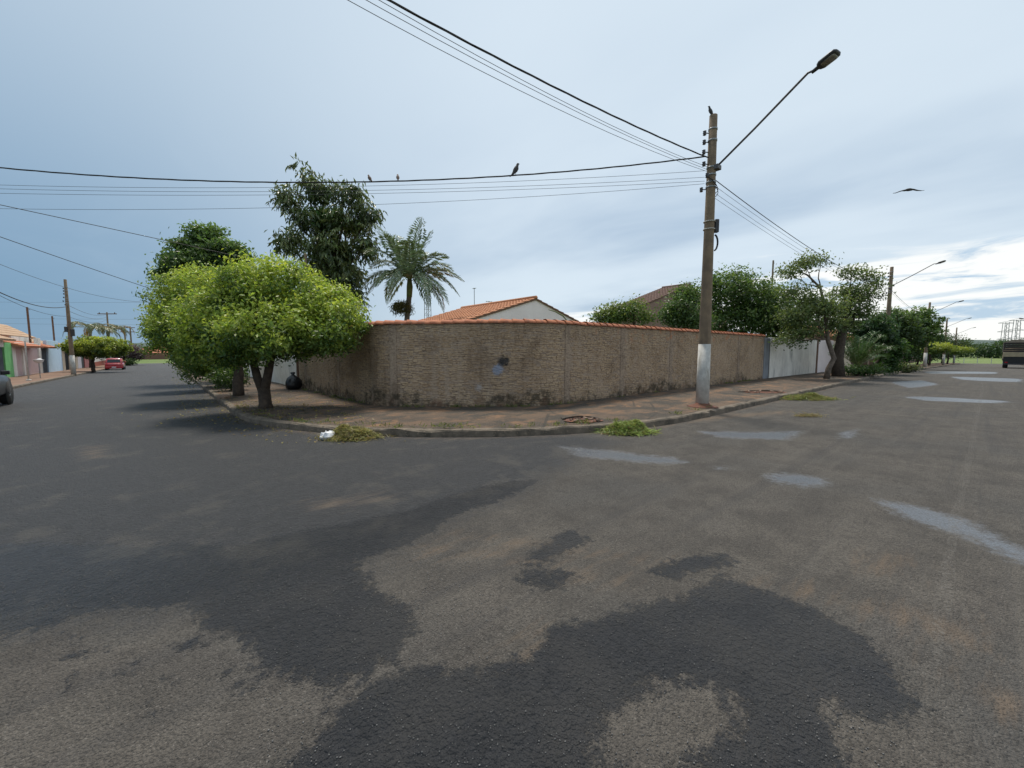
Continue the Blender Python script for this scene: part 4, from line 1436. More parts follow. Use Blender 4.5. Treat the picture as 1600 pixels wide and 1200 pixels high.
# further lamp poles down the right street
sp_u = [38.9, 66.5, 95.0, 124.0]
labs = ['lamp pole standing among the shrubs past the cycad', 'lamp pole with whitewashed base by the light green street tree', 'lamp pole beside the first flat-topped tree', 'farthest lamp pole near the open field']
RP_ = []
for u, lb in zip(sp_u, labs):
    tt, bb = pole(u, 4.85, PH, lb, arm=tuple(a_end), za=za1, hardware=(u < 50), white=1.65)
    RP_.append(bb)
# poles of the left street
PA_UV, PBL_UV, PC_UV = (-6.6, 19.4), None, (-6.6, 90.0)
gl = ground(115, 585, 0.14)
PBL_UV = (float(gl[0]), float(gl[1]))
tt, LA = pole(*PA_UV, 7.9, 'bare concrete cable pole on the left pavement beside the dark parked car', lamp=False, group='cable poles of the left street')
hB = hz(107, 437, *PBL_UV) - pv(*PBL_UV)[2]
tt, LB = pole(*PBL_UV, hB, 'thick concrete cable pole with whitewashed base in front of the cream house', lamp=False, group='cable poles of the left street')
part('meter_cluster', join([xf(bbox(-0.14, -0.12, -0.5, 0.10, 0.12, 0.1, 0.02), (0.2, -0.1, hB * 0.47)), xf(bbox(-0.10, -0.10, 0, 0.10, 0.10, 0.45, 0.02), (-0.2, -0.05, hB * 0.45))]), M_DARKMETAL, tt)
tt, LC = pole(*PC_UV, hz(171, 488, *PC_UV) - pv(*PC_UV)[2], 'pole with wide crossarm behind the two small palms', lamp=False, hardware=False, group='cable poles of the left street')
hC = hz(171, 488, *PC_UV) - pv(*PC_UV)[2]
part('crossarm', xf(bbox(-1.5, -0.06, -0.06, 1.5, 0.06, 0.06, 0.01), (0, 0.12, hC - 0.25), math.radians(-40)), M_WOOD, tt)
for k in range(3):
    part('insulator', xf(lathe([(0.03, 0), (0.08, 0.05), (0.04, 0.1), (0.07, 0.16), (0.02, 0.2)], 8), ((-1.2 + 1.2 * k) * math.cos(math.radians(-40)), 0.12 + (-1.2 + 1.2 * k) * math.sin(math.radians(-40)), hC - 0.2)), M_PORCELAIN, tt, True)
for px, lb in ((198, 'left post of the paired crossarm poles beyond the purple bush'), (207, 'right post of the paired crossarm poles beyond the purple bush')):
    v = 134.0
    d = ray(px, 560); k = v / d[1]; u = d[0] * k
    hh = hz(px, 511, u, v) - float(H(u, v))
    tt, bb = pole(u, v, hh, lb, lamp=False, hardware=False, white=0, group='paired crossarm poles', r0=0.2, r1=0.14)
    for z in (hh - 0.3, hh - 1.3):
        part('crossarm', xf(bbox(-1.1, -0.08, -0.08, 1.1, 0.08, 0.08, 0.01), (0, 0.2, z), math.radians(-40)), M_WOOD, tt)
# pole behind the camera that carries the overhead run
UB = (-18.5, 7.0)
tt, BB = pole(*UB, 7.9, 'concrete cable pole on the pavement beside the street behind the crossing', lamp=False, group='cable poles of the left street')

# service posts of the houses
def post(u, v, z_top, r, label, mat_):
    r *= 0.62
    b0 = pv(u, v)
    t = thing('service_post', label, 'post', b0, 0, 'service posts of the houses')
    part('shaft', lathe([(r, -0.1), (r * 0.92, z_top - b0[2] - 0.03), (r * 0.75, z_top - b0[2])], 8), mat_, t, True)
    part('hook', tube([(0, 0, z_top - b0[2] - 0.25), (0.18, -0.05, z_top - b0[2] - 0.22)], 0.02, 6), M_DARKMETAL, t)
    return b0


z474 = hz(474, 396, 4.62, 18.6)
post(4.62, 18.6, z474, 0.085, 'short concrete service post rising behind the clipped tree and wall end', M_CONC_POLE)
d = ray(49, 536); k = -9.3 / d[0]; v49 = d[1] * k
post(-9.35, v49, hz(47, 480, -9.35, v49), 0.13, 'dark service post rising above the lilac gate house', M_WOOD)
d = ray(86, 533); k = -9.3 / d[0]; v86 = d[1] * k
post(-9.35, v86, hz(86, 494, -9.35, v86), 0.13, 'dark service post rising above the pale blue house', M_WOOD)
d = ray(1205, 470); k = 12.5 / d[1]; u12 = d[0] * k
post(u12, 12.5, hz(1205, 407, u12, 12.5), 0.12, 'dark service post rising behind the large dense tree', M_CONC_POLE)

# ------------------------------------------------------------------ cables
CABLES = {}


def sag_line(p0, p1, sag, n=40):
    t = np.linspace(0, 1, n)[:, None]
    P = np.array(p0) * (1 - t) + np.array(p1) * t
    P[:, 2] -= (4 * sag * t * (1 - t))[:, 0]
    return P


def cable_fit(p0, uv1, pix):
    """end height and sag so that the cable crosses two given sight lines; both ends are fixed in plan"""
    A, B = [], []
    p0 = np.array(p0, float)
    e = np.array(uv1, float) - p0[:2]
    for px, py in pix:
        d = ray(px, py)
        n = np.array([d[1], -d[0]])
        t = -(p0[:2] @ n) / (e @ n)
        q = p0[:2] + e * t
        z = EYE + d[2] / math.hypot(d[0], d[1]) * math.hypot(*q)
        A.append([t, -4 * t * (1 - t)]); B.append(z - p0[2] * (1 - t) - 0)
        # z = z0(1-t) + z1 t - 4 s t (1-t)
    z1, s = np.linalg.solve(np.array(A), np.array(B))
    return (uv1[0], uv1[1], z1), s


def cable(key, label, p0, p1, sag, r, mat_=None, twist=False, group='overhead cables'):
    P = sag_line(p0, p1, sag)
    if twist:       # bundle: a carrier with insulated cores wound round it
        P = sag_line(p0, p1, sag, 160)
        T = norm(np.gradient(P, axis=0)); s_ = norm(np.cross(T, CZ)); up = np.cross(s_, T)
        L = np.cumsum(np.r_[0, np.linalg.norm(np.diff(P, axis=0), axis=1)])
        geos = [tube(P, r * 0.8, 5)]
        for ph_ in (0, 2.1, 4.2):
            a = L * 2.6 + ph_
            geos.append(tube(P + (s_ * np.cos(a)[:, None] + up * np.sin(a)[:, None]) * r * 0.9, r * 0.75, 5))
        g = join(geos)
    else:
        g = tube(P, r, 5)
    o = part('overhead_cable', g, mat_ or M_BLACKCABLE, None, True)
    tag(o, label, 'cable', group)
    CABLES[key] = P
    return o


def pz(px, py):
    return hz(px, py, PU, PV_)


def at_pole(z, a):
    return (PU + 0.16 * math.cos(a), PV_ + 0.16 * math.sin(a), z)


aL = math.radians(140)
p0 = at_pole(pz(1098, 247), aL)
p1, s = cable_fit(p0, PA_UV, [(0, 262), (500, 285)])
cable('bird', 'thick twisted cable with birds perched on it, crossing above the corner wall', p0, p1, s, 0.0115, M_BLACKCABLE, True)
for k, (ys, pa, pb) in enumerate((((1098, 269), (0, 289), (600, 290)), ((1098, 279), (0, 295), (600, 297)), ((1098, 285), (0, 302), (600, 302)), ((1098, 289), (0, 326), (600, 319)))):
    p0 = at_pole(pz(*ys), aL)
    p1, s = cable_fit(p0, PA_UV, [pa, pb])
    lab = 'thin wire running below the twisted bird cable across to the left pavement' if k < 3 else 'lowest slack thin wire below the twisted bird cable'
    cable('lw%d' % k, lab, p0, p1, s, 0.0046, M_GREYWIRE, group='thin wires below the bird cable' if k < 3 else 'overhead cables')
aB = math.radians(175)
for k, (ys, pa, pb, r_, tw) in enumerate((((1096, 252), (607, 0), (850, 128), 0.0105, True), ((1098, 273), (543, 0), (850, 160), 0.0045, False), ((1098, 270), (572, 0), (850, 149), 0.0045, False), ((1098, 266), (592, 0), (850, 143), 0.0045, False))):
    p0 = at_pole(pz(*ys), aB)
    p1, s = cable_fit(p0, UB, [pa, pb])
    cable('uw%d' % k, 'thick cable passing high overhead from the lamp pole across the crossing' if tw else 'thin wire passing high overhead beside the thick cable across the crossing', p0, p1, s, r_,
          M_BLACKCABLE if tw else M_GREYWIRE, tw, group='overhead cables' if tw else 'thin wires overhead across the crossing')
# along the right street, pole to pole
aR = math.radians(-20)
prev = None
z_off = [pz(1125, 271), pz(1125, 281), pz(1125, 292), pz(1125, 300)]
ends = [np.array([PU, PV_, PB[2]])] + RP_
spans = ['corner lamp pole to the pole past the cycad', 'pole past the cycad to the next lamp pole', 'third lamp pole to the fourth', 'fourth lamp pole to the farthest']
for si in range(4):
    for k in range(4):
        h0 = z_off[k] - PB[2]
        a = ends[si] + np.array([0.12, 0.05, h0]); b = ends[si + 1] + np.array([-0.12, 0.05, h0])
        if si and k > 1:
            continue
        cable('rw%d%d' % (si, k), ('thick dark cable from the ' if k == 0 else 'thin wire from the ') + spans[si], a, b, 0.42 if k == 0 else 0.38, 0.011 if k == 0 else 0.0045,
              M_BLACKCABLE if k == 0 else M_GREYWIRE, False, group='cables along the right street')
# service drops and the left street's own run
zA = LA[2] + 6.3
p1, s = cable_fit((PA_UV[0], PA_UV[1], zA), (4.62, 18.6), [(0, 320), (250, 374)])
cable('drop1', 'service cable dropping to the post behind the clipped tree', (PA_UV[0], PA_UV[1], zA), p1, s, 0.011, M_BLACKCABLE)
p1, s = cable_fit((PA_UV[0], PA_UV[1], zA - 0.1), (4.5, 33.0), [(0, 370), (220, 446)])
cable('drop2', 'service cable sloping down behind the left edge of the clipped trees', (PA_UV[0], PA_UV[1], zA - 0.1), p1, s, 0.013, M_BLACKCABLE)
p1, s = cable_fit((PA_UV[0], PA_UV[1], zA - 0.2), (4.5, 44.0), [(0, 413), (200, 470)])
cable('drop3', 'faint thin wire sloping down below the service cables of the left street', (PA_UV[0], PA_UV[1], zA - 0.2), p1, s, 0.008, M_GREYWIRE)
for k, (pa, pb, r_) in enumerate((((0, 457), (60, 478), 0.026), ((0, 462), (60, 487), 0.012))):
    p1, s = cable_fit((PA_UV[0], PA_UV[1], zA - 0.05 * k), PBL_UV, [pa, pb])
    cable('ab%d' % k, ('thick' if k == 0 else 'thinner') + ' cable sagging along the left pavement to the thick concrete pole', (PA_UV[0], PA_UV[1], zA - 0.05 * k), p1, s, r_, M_BLACKCABLE)
for k, dz in enumerate((2.1, 2.6, 3.1)):
    a = (PBL_UV[0], PBL_UV[1], LB[2] + hB - dz); b = (PC_UV[0], PC_UV[1], LC[2] + hC - 0.3 - 0.4 * k)
    cable('bc%d' % k, 'cable running between the thick concrete pole and the crossarm pole', a, b, 0.5, 0.016, M_GREYWIRE, group='cables between the left street poles')

# long thin transmission wires across the left background
for k, (y0, y1) in enumerate(((470, 470), (495, 497), (503, 506))):
    pa, pb = ray(-40, y0), ray(330, y1)
    D = 120.0
    A = pa * (D / (pa @ CF)) + np.array([0, 0, EYE]); B = pb * (D / (pb @ CF)) + np.array([0, 0, EYE])
    A2, B2 = A - (B - A) * 0.25, B + (B - A) * 0.25
    cable('far%d' % k, 'faint distant power line crossing the sky beyond the left street', A2, B2, 0.5, 0.022, M_GREYWIRE, group='distant power lines')

# ------------------------------------------------------------------ birds
def perched_bird(name, label, P, face, s, mat_, upright=1.0, group=None):
    """one continuous body: tail, back, breast, head, beak"""
    ax = np.array([math.cos(face), math.sin(face), 0])
    ctrl = [(-0.15, -0.10, 0.008), (-0.10, -0.05, 0.018), (-0.05, 0.01, 0.035), (-0.01, 0.07, 0.058), (0.025, 0.13, 0.055), (0.04, 0.175, 0.034), (0.048, 0.205, 0.032), (0.060, 0.228, 0.030), (0.078, 0.236, 0.016), (0.105, 0.232, 0.003)]
    pts = [ax * x * (1 if upright > 0.5 else 1.2) + CZ * (z * upright + 0.03) for x, z, r_ in ctrl]
    V, F = tube(np.array(pts) * s, [c[2] * s for c in ctrl], 9)
    o = part(name, (V, F), mat_, None, True)
    o.location = tuple(P)
    tag(o, label, 'bird', group)
    legs = [tube([np.array([0, 0, 0.07 * s]) + np.cross(ax, CZ) * 0.015 * k * s, np.array([0, 0, -0.005]) + np.cross(ax, CZ) * 0.015 * k * s], 0.004, 4) for k in (-1, 1)]
    part('legs', join(legs), M_DARKMETAL, o)
    return o


def on_cable(key, px):
    Pc = CABLES[key]
    q = [abs(proj(p)[0] - px) if (p - np.array([0, 0, EYE])) @ FWD > 0.1 else 1e9 for p in Pc]
    return Pc[int(np.argmin(q))]


fr_ = math.atan2(CR[1], CR[0])
perched_bird('bird', 'dark upright bird perched on the twisted cable above the corner wall', on_cable('bird', 803) + np.array([0, 0, 0.012]), fr_ + 0.4, 1.05, M_BIRD)
perched_bird('bird', 'small brown bird sitting alone on the twisted cable beside the tall tree', on_cable('bird', 620) + np.array([0, 0, 0.012]), fr_ + 1.9, 0.72, M_BIRD_BROWN, 0.8)
perched_bird('bird', 'small brown bird on the twisted cable in front of the tall tree leaves', on_cable('bird', 577) + np.array([0, 0, 0.012]), fr_ + 2.6, 0.72, M_BIRD_BROWN, 0.8)
perched_bird('bird', 'dark bird standing on top of the corner lamp pole', np.array([PU - 0.05, PV_ + 0.05, PB[2] + PH - 0.005]), fr_ + 2.9, 0.72, M_BIRD, 1.2)
# gliding bird
d = ray(1420, 297); k = 15.0 / (d @ CF)
fb = d * k + np.array([0, 0, EYE])
V, F = [], []
stt = [(-1.0, -0.26, 0.00, 0.02), (-0.84, -0.24, 0.05, 0.035), (-0.55, -0.10, 0.11, 0.05), (-0.25, 0.0, 0.14, 0.06), (-0.12, 0.02, 0.20, 0.12), (0, 0.03, 0.24, 0.15), (0.12, 0.03, 0.20, 0.12), (0.30, 0.04, 0.14, 0.06), (0.55, -0.03, 0.11, 0.045), (0.80, -0.05, 0.06, 0.03), (1.0, -0.01, 0.01, 0.015)]
n = 8
ax_, fw_ = CR, CF
for (x, z, ch, th) in stt:
    for k in range(n):
        a = 2 * math.pi * k / n
        V.append(tuple(ax_ * x * 0.56 + CZ * (z * 0.42 + th * 0.34 * math.sin(a)) + fw_ * ch * 0.30 * math.cos(a)))
for i in range(len(stt) - 1):
    for k in range(n):
        F.append((i * n + k, i * n + (k + 1) % n, (i + 1) * n + (k + 1) % n, (i + 1) * n + k))
F += [tuple(range(n - 1, -1, -1)), tuple(range((len(stt) - 1) * n, len(stt) * n))]
o = part('flying_bird', (V, F), M_BIRD, None, True); o.location = tuple(fb)
tag(o, 'dark bird gliding with outspread wings above the right street', 'bird')
part('tail', ([tuple(fw_ * 0.04 + ax_ * -0.03 + CZ * 0.012), tuple(fw_ * 0.04 + ax_ * 0.03 + CZ * 0.012), tuple(fw_ * 0.2 + ax_ * 0.05 + CZ * 0.03), tuple(fw_ * 0.2 - ax_ * 0.05 + CZ * 0.03), tuple(fw_ * 0.1 + CZ * 0.035)], [(0, 1, 2, 3), (0, 4, 1), (1, 4, 2), (2, 4, 3), (3, 4, 0)]), M_BIRD, o)

# ------------------------------------------------------------------ houses
def tile_roof(o0, along, up, mat_, parent, name='roof', pitch=0.22, row=0.38, amp=0.035, slab=0.10):
    """clay tile slope as one relief: rolled columns, lapped rows, with a slab below"""
    o0, along, up = (np.array(x, float) for x in (o0, along, up))
    La, Lu = np.linalg.norm(along), np.linalg.norm(up)
    a, u = along / La, up / Lu
    n = np.cross(a, u)
    if n[2] < 0: n = -n
    nc_ = max(8, int(La / pitch) * 6); nr = max(1, int(Lu / row))
    X = np.linspace(0, La, nc_ + 1)
    hh = amp * np.abs(np.sin(X / pitch * math.pi))
    V, F = [], []
    for r in range(nr):
        for e in (0, 1):
            y = Lu * (r + e) / nr; lift = 0.028 * (1 - e)
            for x, h_ in zip(X, hh):
                V.append(tuple(o0 + a * x + u * y + n * (h_ + lift)))
    m_ = nc_ + 1
    for r in range(nr * 2 - 1):
        for k in range(nc_):
            F.append((r * m_ + k, r * m_ + k + 1, (r + 1) * m_ + k + 1, (r + 1) * m_ + k))
    b = len(V)
    c = [o0, o0 + along, o0 + along + up, o0 + up]
    for q in c: V.append(tuple(q + n * 0.002))
    for q in c: V.append(tuple(q - n * slab))
    F += [(b, b + 1, b + 2, b + 3), (b + 7, b + 6, b + 5, b + 4)] + [(b + k, b + (k + 1) % 4, b + 4 + (k + 1) % 4, b + 4 + k) for k in range(4)]
    return part(name, (V, F), mat_, parent)


def gable_house(label, u0, u1, v0, v1, ze, zr, wall_m, roof_m, base, ov=0.04):
    """ridge along v, gable faces -v"""
    t = thing('gabled_house', label, 'house', base)
    B = np.array(base)
    um = (u0 + u1) / 2
    V = []
    for v in (v0, v1):
        V += [(u0, v, 0), (u1, v, 0), (u1, v, ze), (um, v, zr), (u0, v, ze)]
    F = [(0, 1, 2, 3, 4), (9, 8, 7, 6, 5), (0, 4, 9, 5), (1, 6, 7, 2), (4, 3, 8, 9), (3, 2, 7, 8)]
    part('wall', (np.array(V) - B, F), wall_m, t)
    for s, ue in ((-1, u0), (1, u1)):
        sl = np.array([um - ue, 0, zr - ze])
        o0 = np.array([ue - s * -0.0, v0 - ov, ze + 0.06]) - sl * 0.12 - B
        tile_roof(o0, (0, v1 - v0 + 2 * ov, 0), sl * 1.12 + np.array([0, 0, 0.0]), roof_m, t, slab=0.03)
        # barge board
        a, b = np.array([ue, v0 - ov + 0.01, ze - 0.02]) - sl * 0.1 - B, np.array([um, v0 - ov + 0.01, zr - 0.02]) - B
        w = np.array([0, 0, 0.07])
        e = np.array([0, -0.03, 0])
        part('barge_board', ([tuple(a), tuple(b), tuple(b + w), tuple(a + w), tuple(a + e), tuple(b + e), tuple(b + w + e), tuple(a + w + e)],
                             [(0, 1, 2, 3), (7, 6, 5, 4), (0, 4, 5, 1), (1, 5, 6, 2), (2, 6, 7, 3), (3, 7, 4, 0)]), M_WOOD, t)
    part('ridge', tube([(um - B[0], v0 - ov - B[1], zr + 0.09 - B[2]), (um - B[0], v1 + ov - B[1], zr + 0.09 - B[2])], 0.10, 8), roof_m, t, True)
    return t


pk = on_v(850, 467, 14.0)
hs = gable_house('pinkish white gabled house with orange tiled roof behind the corner wall', pk[0] - 4.3, pk[0] + 3.2, 14.0, 20.2, pk[2] - 1.22, pk[2] - 0.08, M_PINKWHITE, M_TERRA_OLD, (pk[0], 17.5, 0.05))
part('window', box(1.9, -3.54, 2.05, 2.45, -3.49, 2.55), M_DARKDOOR, hs)
pk2 = on_v(1078, 446, 15.0)
gable_house('brown gabled house half hidden by the trees behind the wall', pk2[0] - 7.0, pk2[0] + 7.0, 15.0, 17.2, pk2[2] - 2.15, pk2[2], M_BROWNWALL, mat('dark_old_tiles', (0.15, 0.085, 0.065), (0.11, 0.065, 0.05), 3, 0.9), (pk2[0], 16.0, 0.05))
# bent stick of a dead frond above the coping by the gable
st = [on_v(857, 484, 9.6), on_v(868, 487, 9.6), on_v(880, 494, 9.6), on_v(890, 506, 9.6), on_v(892, 560, 9.6), on_v(892, 640, 9.6)]
st[-1][2] = 0.09
o = part('dry_branch', tube(np.array(st) - st[-1], [0.008, 0.02, 0.022, 0.022, 0.02, 0.02], 6), M_FROND, None, True)
o.location = tuple(st[-1]); tag(o, 'bent dry olive branch poking above the coping before the white gable', 'branch')

# antennas behind the wall and lattice mast
def antenna(px, ytop, v, label, arm):
    p = on_v(px, ytop, v)
    b0 = np.array([p[0], v, float(H(p[0], v)) + 0.09])
    t = thing('antenna', label, 'antenna', b0)
    h = p[2] - b0[2]
    part('mast', tube([(0, 0, 0), (0, 0, h)], 0.025, 6), M_STEEL, t)
    part('boom', tube([(-arm, 0, h - 0.02), (arm, 0, h - 0.05)], 0.018, 6), M_STEEL, t)
    for k in range(4):
        x = -arm + 2 * arm * (k + 0.5) / 4
        part('element', tube([(x, -0.22, h - 0.03), (x, 0.22, h - 0.03)], 0.01, 4), M_STEEL, t)


antenna(741, 450, 27.0, 'thin mast antenna rising behind the orange tiled roof', 0.08)
antenna(768, 471, 22.0, 'small comb antenna just above the orange tiled roof', 0.45)
antenna(565, 474, 26.0, 'small comb antenna between the clipped tree and the palm', 0.45)
p = on_v(668, 466, 60.0)
b0 = np.array([p[0], 60.0, float(H(p[0], 60.0))])
t = thing('lattice_mast', 'slim lattice mast seen below the palm fronds', 'mast', b0)
h = p[2] - b0[2]
for sx in (-0.45, 0.45):
    for sy in (-0.45, 0.45):
        part('leg', tube([(sx, sy, 0), (sx * 0.8, sy * 0.8, h)], 0.05, 6), M_STEEL, t)
br_ = []
n = 12
for k in range(n):
    z0, z1 = h * k / n, h * (k + 1) / n
    for sy in (-0.42, 0.42):
        br_.append(tube([(-0.42, sy, z0), (0.42, sy, z1)], 0.03, 4)); br_.append(tube([(-0.42, sy, z1), (0.42, sy, z1)], 0.03, 4))
part('bracing', join(br_), M_STEEL, t)

# ---- frontage past the brick wall, right street
def slab_wall(name, label, u0, u1, v, h, th, m, cat='wall', top=None):
    b0 = np.array([u0, v, float(H(u0, v)) + 0.12])
    t = thing(name, label, cat, b0)
    part('panel', bbox(0, 0, -0.1, u1 - u0, th, h, 0.015), m, t)
    if top is not None:
        part('cap', bbox(-0.02, -0.03, h - 0.0, u1 - u0 + 0.02, th + 0.03, h + 0.07, 0.01), top, t)
    return t


ue = WALL_PATH[0][0]
t = slab_wall('gate_pillar', 'grey concrete pillar closing the end of the brick wall', ue + 0.03, ue + 0.75, WV - 0.02, 2.2, 0.3, mat('grey_pillar', (0.22, 0.235, 0.26), (0.17, 0.18, 0.20), 2, 0.85, 0.2, 30, stain=(0.1, 0.1, 0.1)), 'pillar')
slab_wall('white_wall', 'stained white wall under the overhanging dark tree', ue + 1.0, 34.0, WV, 2.25, 0.15, M_WHITEWALL)
part('post', box(0.77, 0.05, -0.1, 0.97, 0.25, 2.15), M_DARKDOOR, t)
slab_wall('gate_post', 'narrow brown post between the white wall and the pink wall', 34.05, 34.35, WV - 0.03, 2.3, 0.25, M_WOOD, 'post')
slab_wall('pink_wall', 'short pale pink wall beside the cream gate', 34.4, 38.5, WV, 2.3, 0.15, M_PINKWHITE)
slab_wall('cream_gate', 'cream metal gate behind the crooked street tree', 38.55, 46.0, WV + 0.02, 2.3, 0.08, M_CREAM, 'gate')
b0 = pv(60.0, 9.0, 0.12)
t = thing('stone_gateway_house', 'house with stone-clad gateway and orange tiled roof behind the shrubs', 'house', b0)
for k, x in enumerate((-12, -8.2, -4.4, -0.6, 3.2, 7.0, 10.8)):
    part('stone_pillar', bbox(x, -1.3, -0.1, x + 0.7, -0.6, 2.5, 0.03), M_STONE, t)
for k, x in enumerate((-11.25, -7.45, -3.65, 0.15, 3.95, 7.75)):
    part('gate', box(x, -0.95, -0.05, x + 3.0, -0.88, 2.2), M_WOOD, t)
part('lintel', bbox(-12.2, -1.35, 2.5, 11.7, -0.55, 2.85, 0.03), M_STONE, t)
part('wall', box(-12, 2.0, -0.1, 11.5, 10, 3.4), M_BROWNWALL, t)
tile_roof((-12.4, 1.5, 3.35), (24.3, 0, 0), (0, 4.6, 1.75), M_TERRA_OLD, t)
part('gable', ([(11.5, 2.0, 3.35), (11.5, 10.0, 3.35), (11.5, 6.1, 4.95), (11.2, 2.0, 3.35), (11.2, 10.0, 3.35), (11.2, 6.1, 4.95)], [(0, 1, 2), (5, 4, 3), (0, 2, 5, 3), (1, 4, 5, 2), (0, 3, 4, 1)]), M_CREAM, t)
slab_wall('frontage_wall', 'brown frontage wall behind the flat-topped trees', 73.0, 135.0, WV + 1.0, 2.2, 0.15, M_BROWNWALL)

# ---- left street houses (fronts face +u)
HU = -9.0


def vx(px, u=HU, py=560):
    d = ray(px, py); return d[1] * u / d[0]


def front_box(t, B, v0, v1, z0, z1, m, name='wall', d0=0.0, d1=-0.25):
    return part(name, bbox(HU + d1 - B[0], v0 - B[1], z0, HU + d0 - B[0], v1 - B[1], z1, 0.012), m, t)


def gate_panel(t, B, v0, v1, z1, m, name='gate', ribs=True):
    g = front_box(t, B, v0, v1, 0.0, z1, m, name, -0.10, -0.16)
    if ribs:
        n = max(3, int((v1 - v0) / 0.28))
        gs = []
        for k in range(n):
            v = v0 + (v1 - v0) * (k + 0.5) / n
            gs.append(box(HU - 0.10 - B[0], v - 0.03 - B[1], 0.05, HU - 0.07 - B[0], v + 0.03 - B[1], z1 - 0.05))
        part('ribs', join(gs), m, g)
    return g


def left_house(label, v0, v1, name='street_house'):
    vm = (v0 + v1) / 2
    B = np.array([HU, vm, float(H(HU, vm)) + 0.13])
    return thing(name, label, 'house', B, 0, 'houses along the left street'), B


M_BEIGEROOF = M_TERRA_PALE
# grey garage house with green pillar
a, b_ = vx(8), vx(20)
t, B = left_house('house with green painted pillar and grey garage door', 38, b_)
front_box(t, B, a, b_, -0.3, 2.55, M_GREEN_PAINT, 'green_pillar')
gate_panel(t, B, a - 5.2, a - 0.02, 2.2, M_GREYGATE, 'garage_door')
front_box(t, B, a - 5.2, a - 0.02, 2.22, 2.95, M_WHITEWALL, 'lintel')
front_box(t, B, 36, a - 5.22, -0.3, 2.6, M_WHITEWALL)
part('house_body', box(-9.0, 36 - B[1], -0.3, -0.35, b_ - 0.6 - B[1], 2.9), M_WHITEWALL, t)
tile_roof((0.55, a - 5.8 - B[1], 2.75), (0, 6.2, 0), (-5.0, 0, 1.9), M_TERRA_PALE, t)
# lilac gates house
a, b_ = vx(20.5), vx(65)
t, B = left_house('house with lilac gates under a small orange tiled awning', a, b_)
front_box(t, B, a, a + 0.9, -0.3, 2.55, M_WHITEWALL)
g0, g1, g2 = vx(28), vx(36), vx(45)
gate_panel(t, B, a + 0.92, g1, 2.35, M_LILAC)
front_box(t, B, g1 + 0.02, g1 + 0.5, -0.3, 2.55, M_WHITEWALL, 'pillar', 0.03)
gate_panel(t, B, g1 + 0.52, b_ - 0.9, 2.35, M_LILAC)
front_box(t, B, b_ - 0.88, b_, -0.3, 3.25, M_WHITEWALL, 'pillar', 0.03)
front_box(t, B, a + 0.92, b_ - 0.9, 2.37, 2.75, M_WHITEWALL, 'lintel')
part('parapet', box(-4, g1 + 0.5 - B[1], 2.76, -0.6, b_ - B[1], 3.3), M_WHITEWALL, t)
part('house_body', box(-9.0, a - B[1], -0.3, -0.65, b_ - B[1], 2.74), M_WHITEWALL, t)
tile_roof((0.75, a - 0.2 - B[1], 2.42), (0, g2 + 1.5 - a, 0), (-1.6, 0, 0.55), M_TERRA, t, 'awning')
tile_roof((-0.7, a - 6 - B[1], 3.32), (0, b_ - a + 9.0, 0), (-1.8, 0, 1.2), M_BEIGEROOF, t)
tile_roof((-4.3, a - 6 - B[1], 3.32), (0, b_ - a + 9.0, 0), (1.8, 0, 1.2), M_BEIGEROOF, t)
part('gable', ([(-0.8, b_ + 2.8 - B[1], 2.5), (-4.2, b_ + 2.8 - B[1], 2.5), (-2.5, b_ + 2.8 - B[1], 4.4), (-0.8, b_ + 2.5 - B[1], 2.5), (-4.2, b_ + 2.5 - B[1], 2.5), (-2.5, b_ + 2.5 - B[1], 4.4)],
               [(0, 1, 2), (5, 4, 3), (0, 2, 5, 3), (1, 4, 5, 2), (0, 3, 4, 1)]), M_CREAM, t)
# pale blue house with slate gate
a, b_ = vx(65.5), vx(97)
t, B = left_house('pale blue house front with slate grey gate', a, b_)
m_ = vx(75)
gate_panel(t, B, a, m_ - 0.02, 2.45, M_GREYGATE)
front_box(t, B, m_, b_ - 1.6, -0.3, 3.25, M_BLUE_PAINT)
front_box(t, B, b_ - 1.58, b_, -0.3, 2.9, M_BLUE_PAINT, 'wing')
part('house_body', box(-9.0, a - B[1], -0.3, -0.4, b_ - B[1], 2.7), M_WHITEWALL, t)
tile_roof((0.6, a - 0.3 - B[1], 2.52), (0, m_ - a + 1.0, 0), (-1.5, 0, 0.55), M_TERRA, t, 'awning')
tile_roof((-1.5, a - B[1], 3.0), (0, b_ - a, 0), (-5, 0, 1.7), M_BEIGEROOF, t)
# cream house with dark doors
a, b_ = vx(97.5), vx(121)
t, B = left_house('cream house with dark doors and brown sloping roof', a, b_)
front_box(t, B, a, a + 1.6, -0.3, 2.5, M_CREAM)
gate_panel(t, B, a + 1.62, a + 4.4, 2.2, M_DARKDOOR, 'door')
front_box(t, B, a + 4.42, b_ - 3.0, -0.3, 2.5, M_CREAM)
gate_panel(t, B, b_ - 2.98, b_ - 1.5, 2.2, M_DARKDOOR, 'door', False)
front_box(t, B, b_ - 1.48, b_, -0.3, 2.5, M_CREAM)
part('house_body', box(-9.0, a - B[1], -0.3, -0.4, b_ - B[1], 2.5), M_CREAM, t)
tile_roof((0.5, a - 0.2 - B[1], 2.5), (0, b_ - a + 0.3, 0), (-4.5, 0, 1.35), M_TERRA_PALE, t)
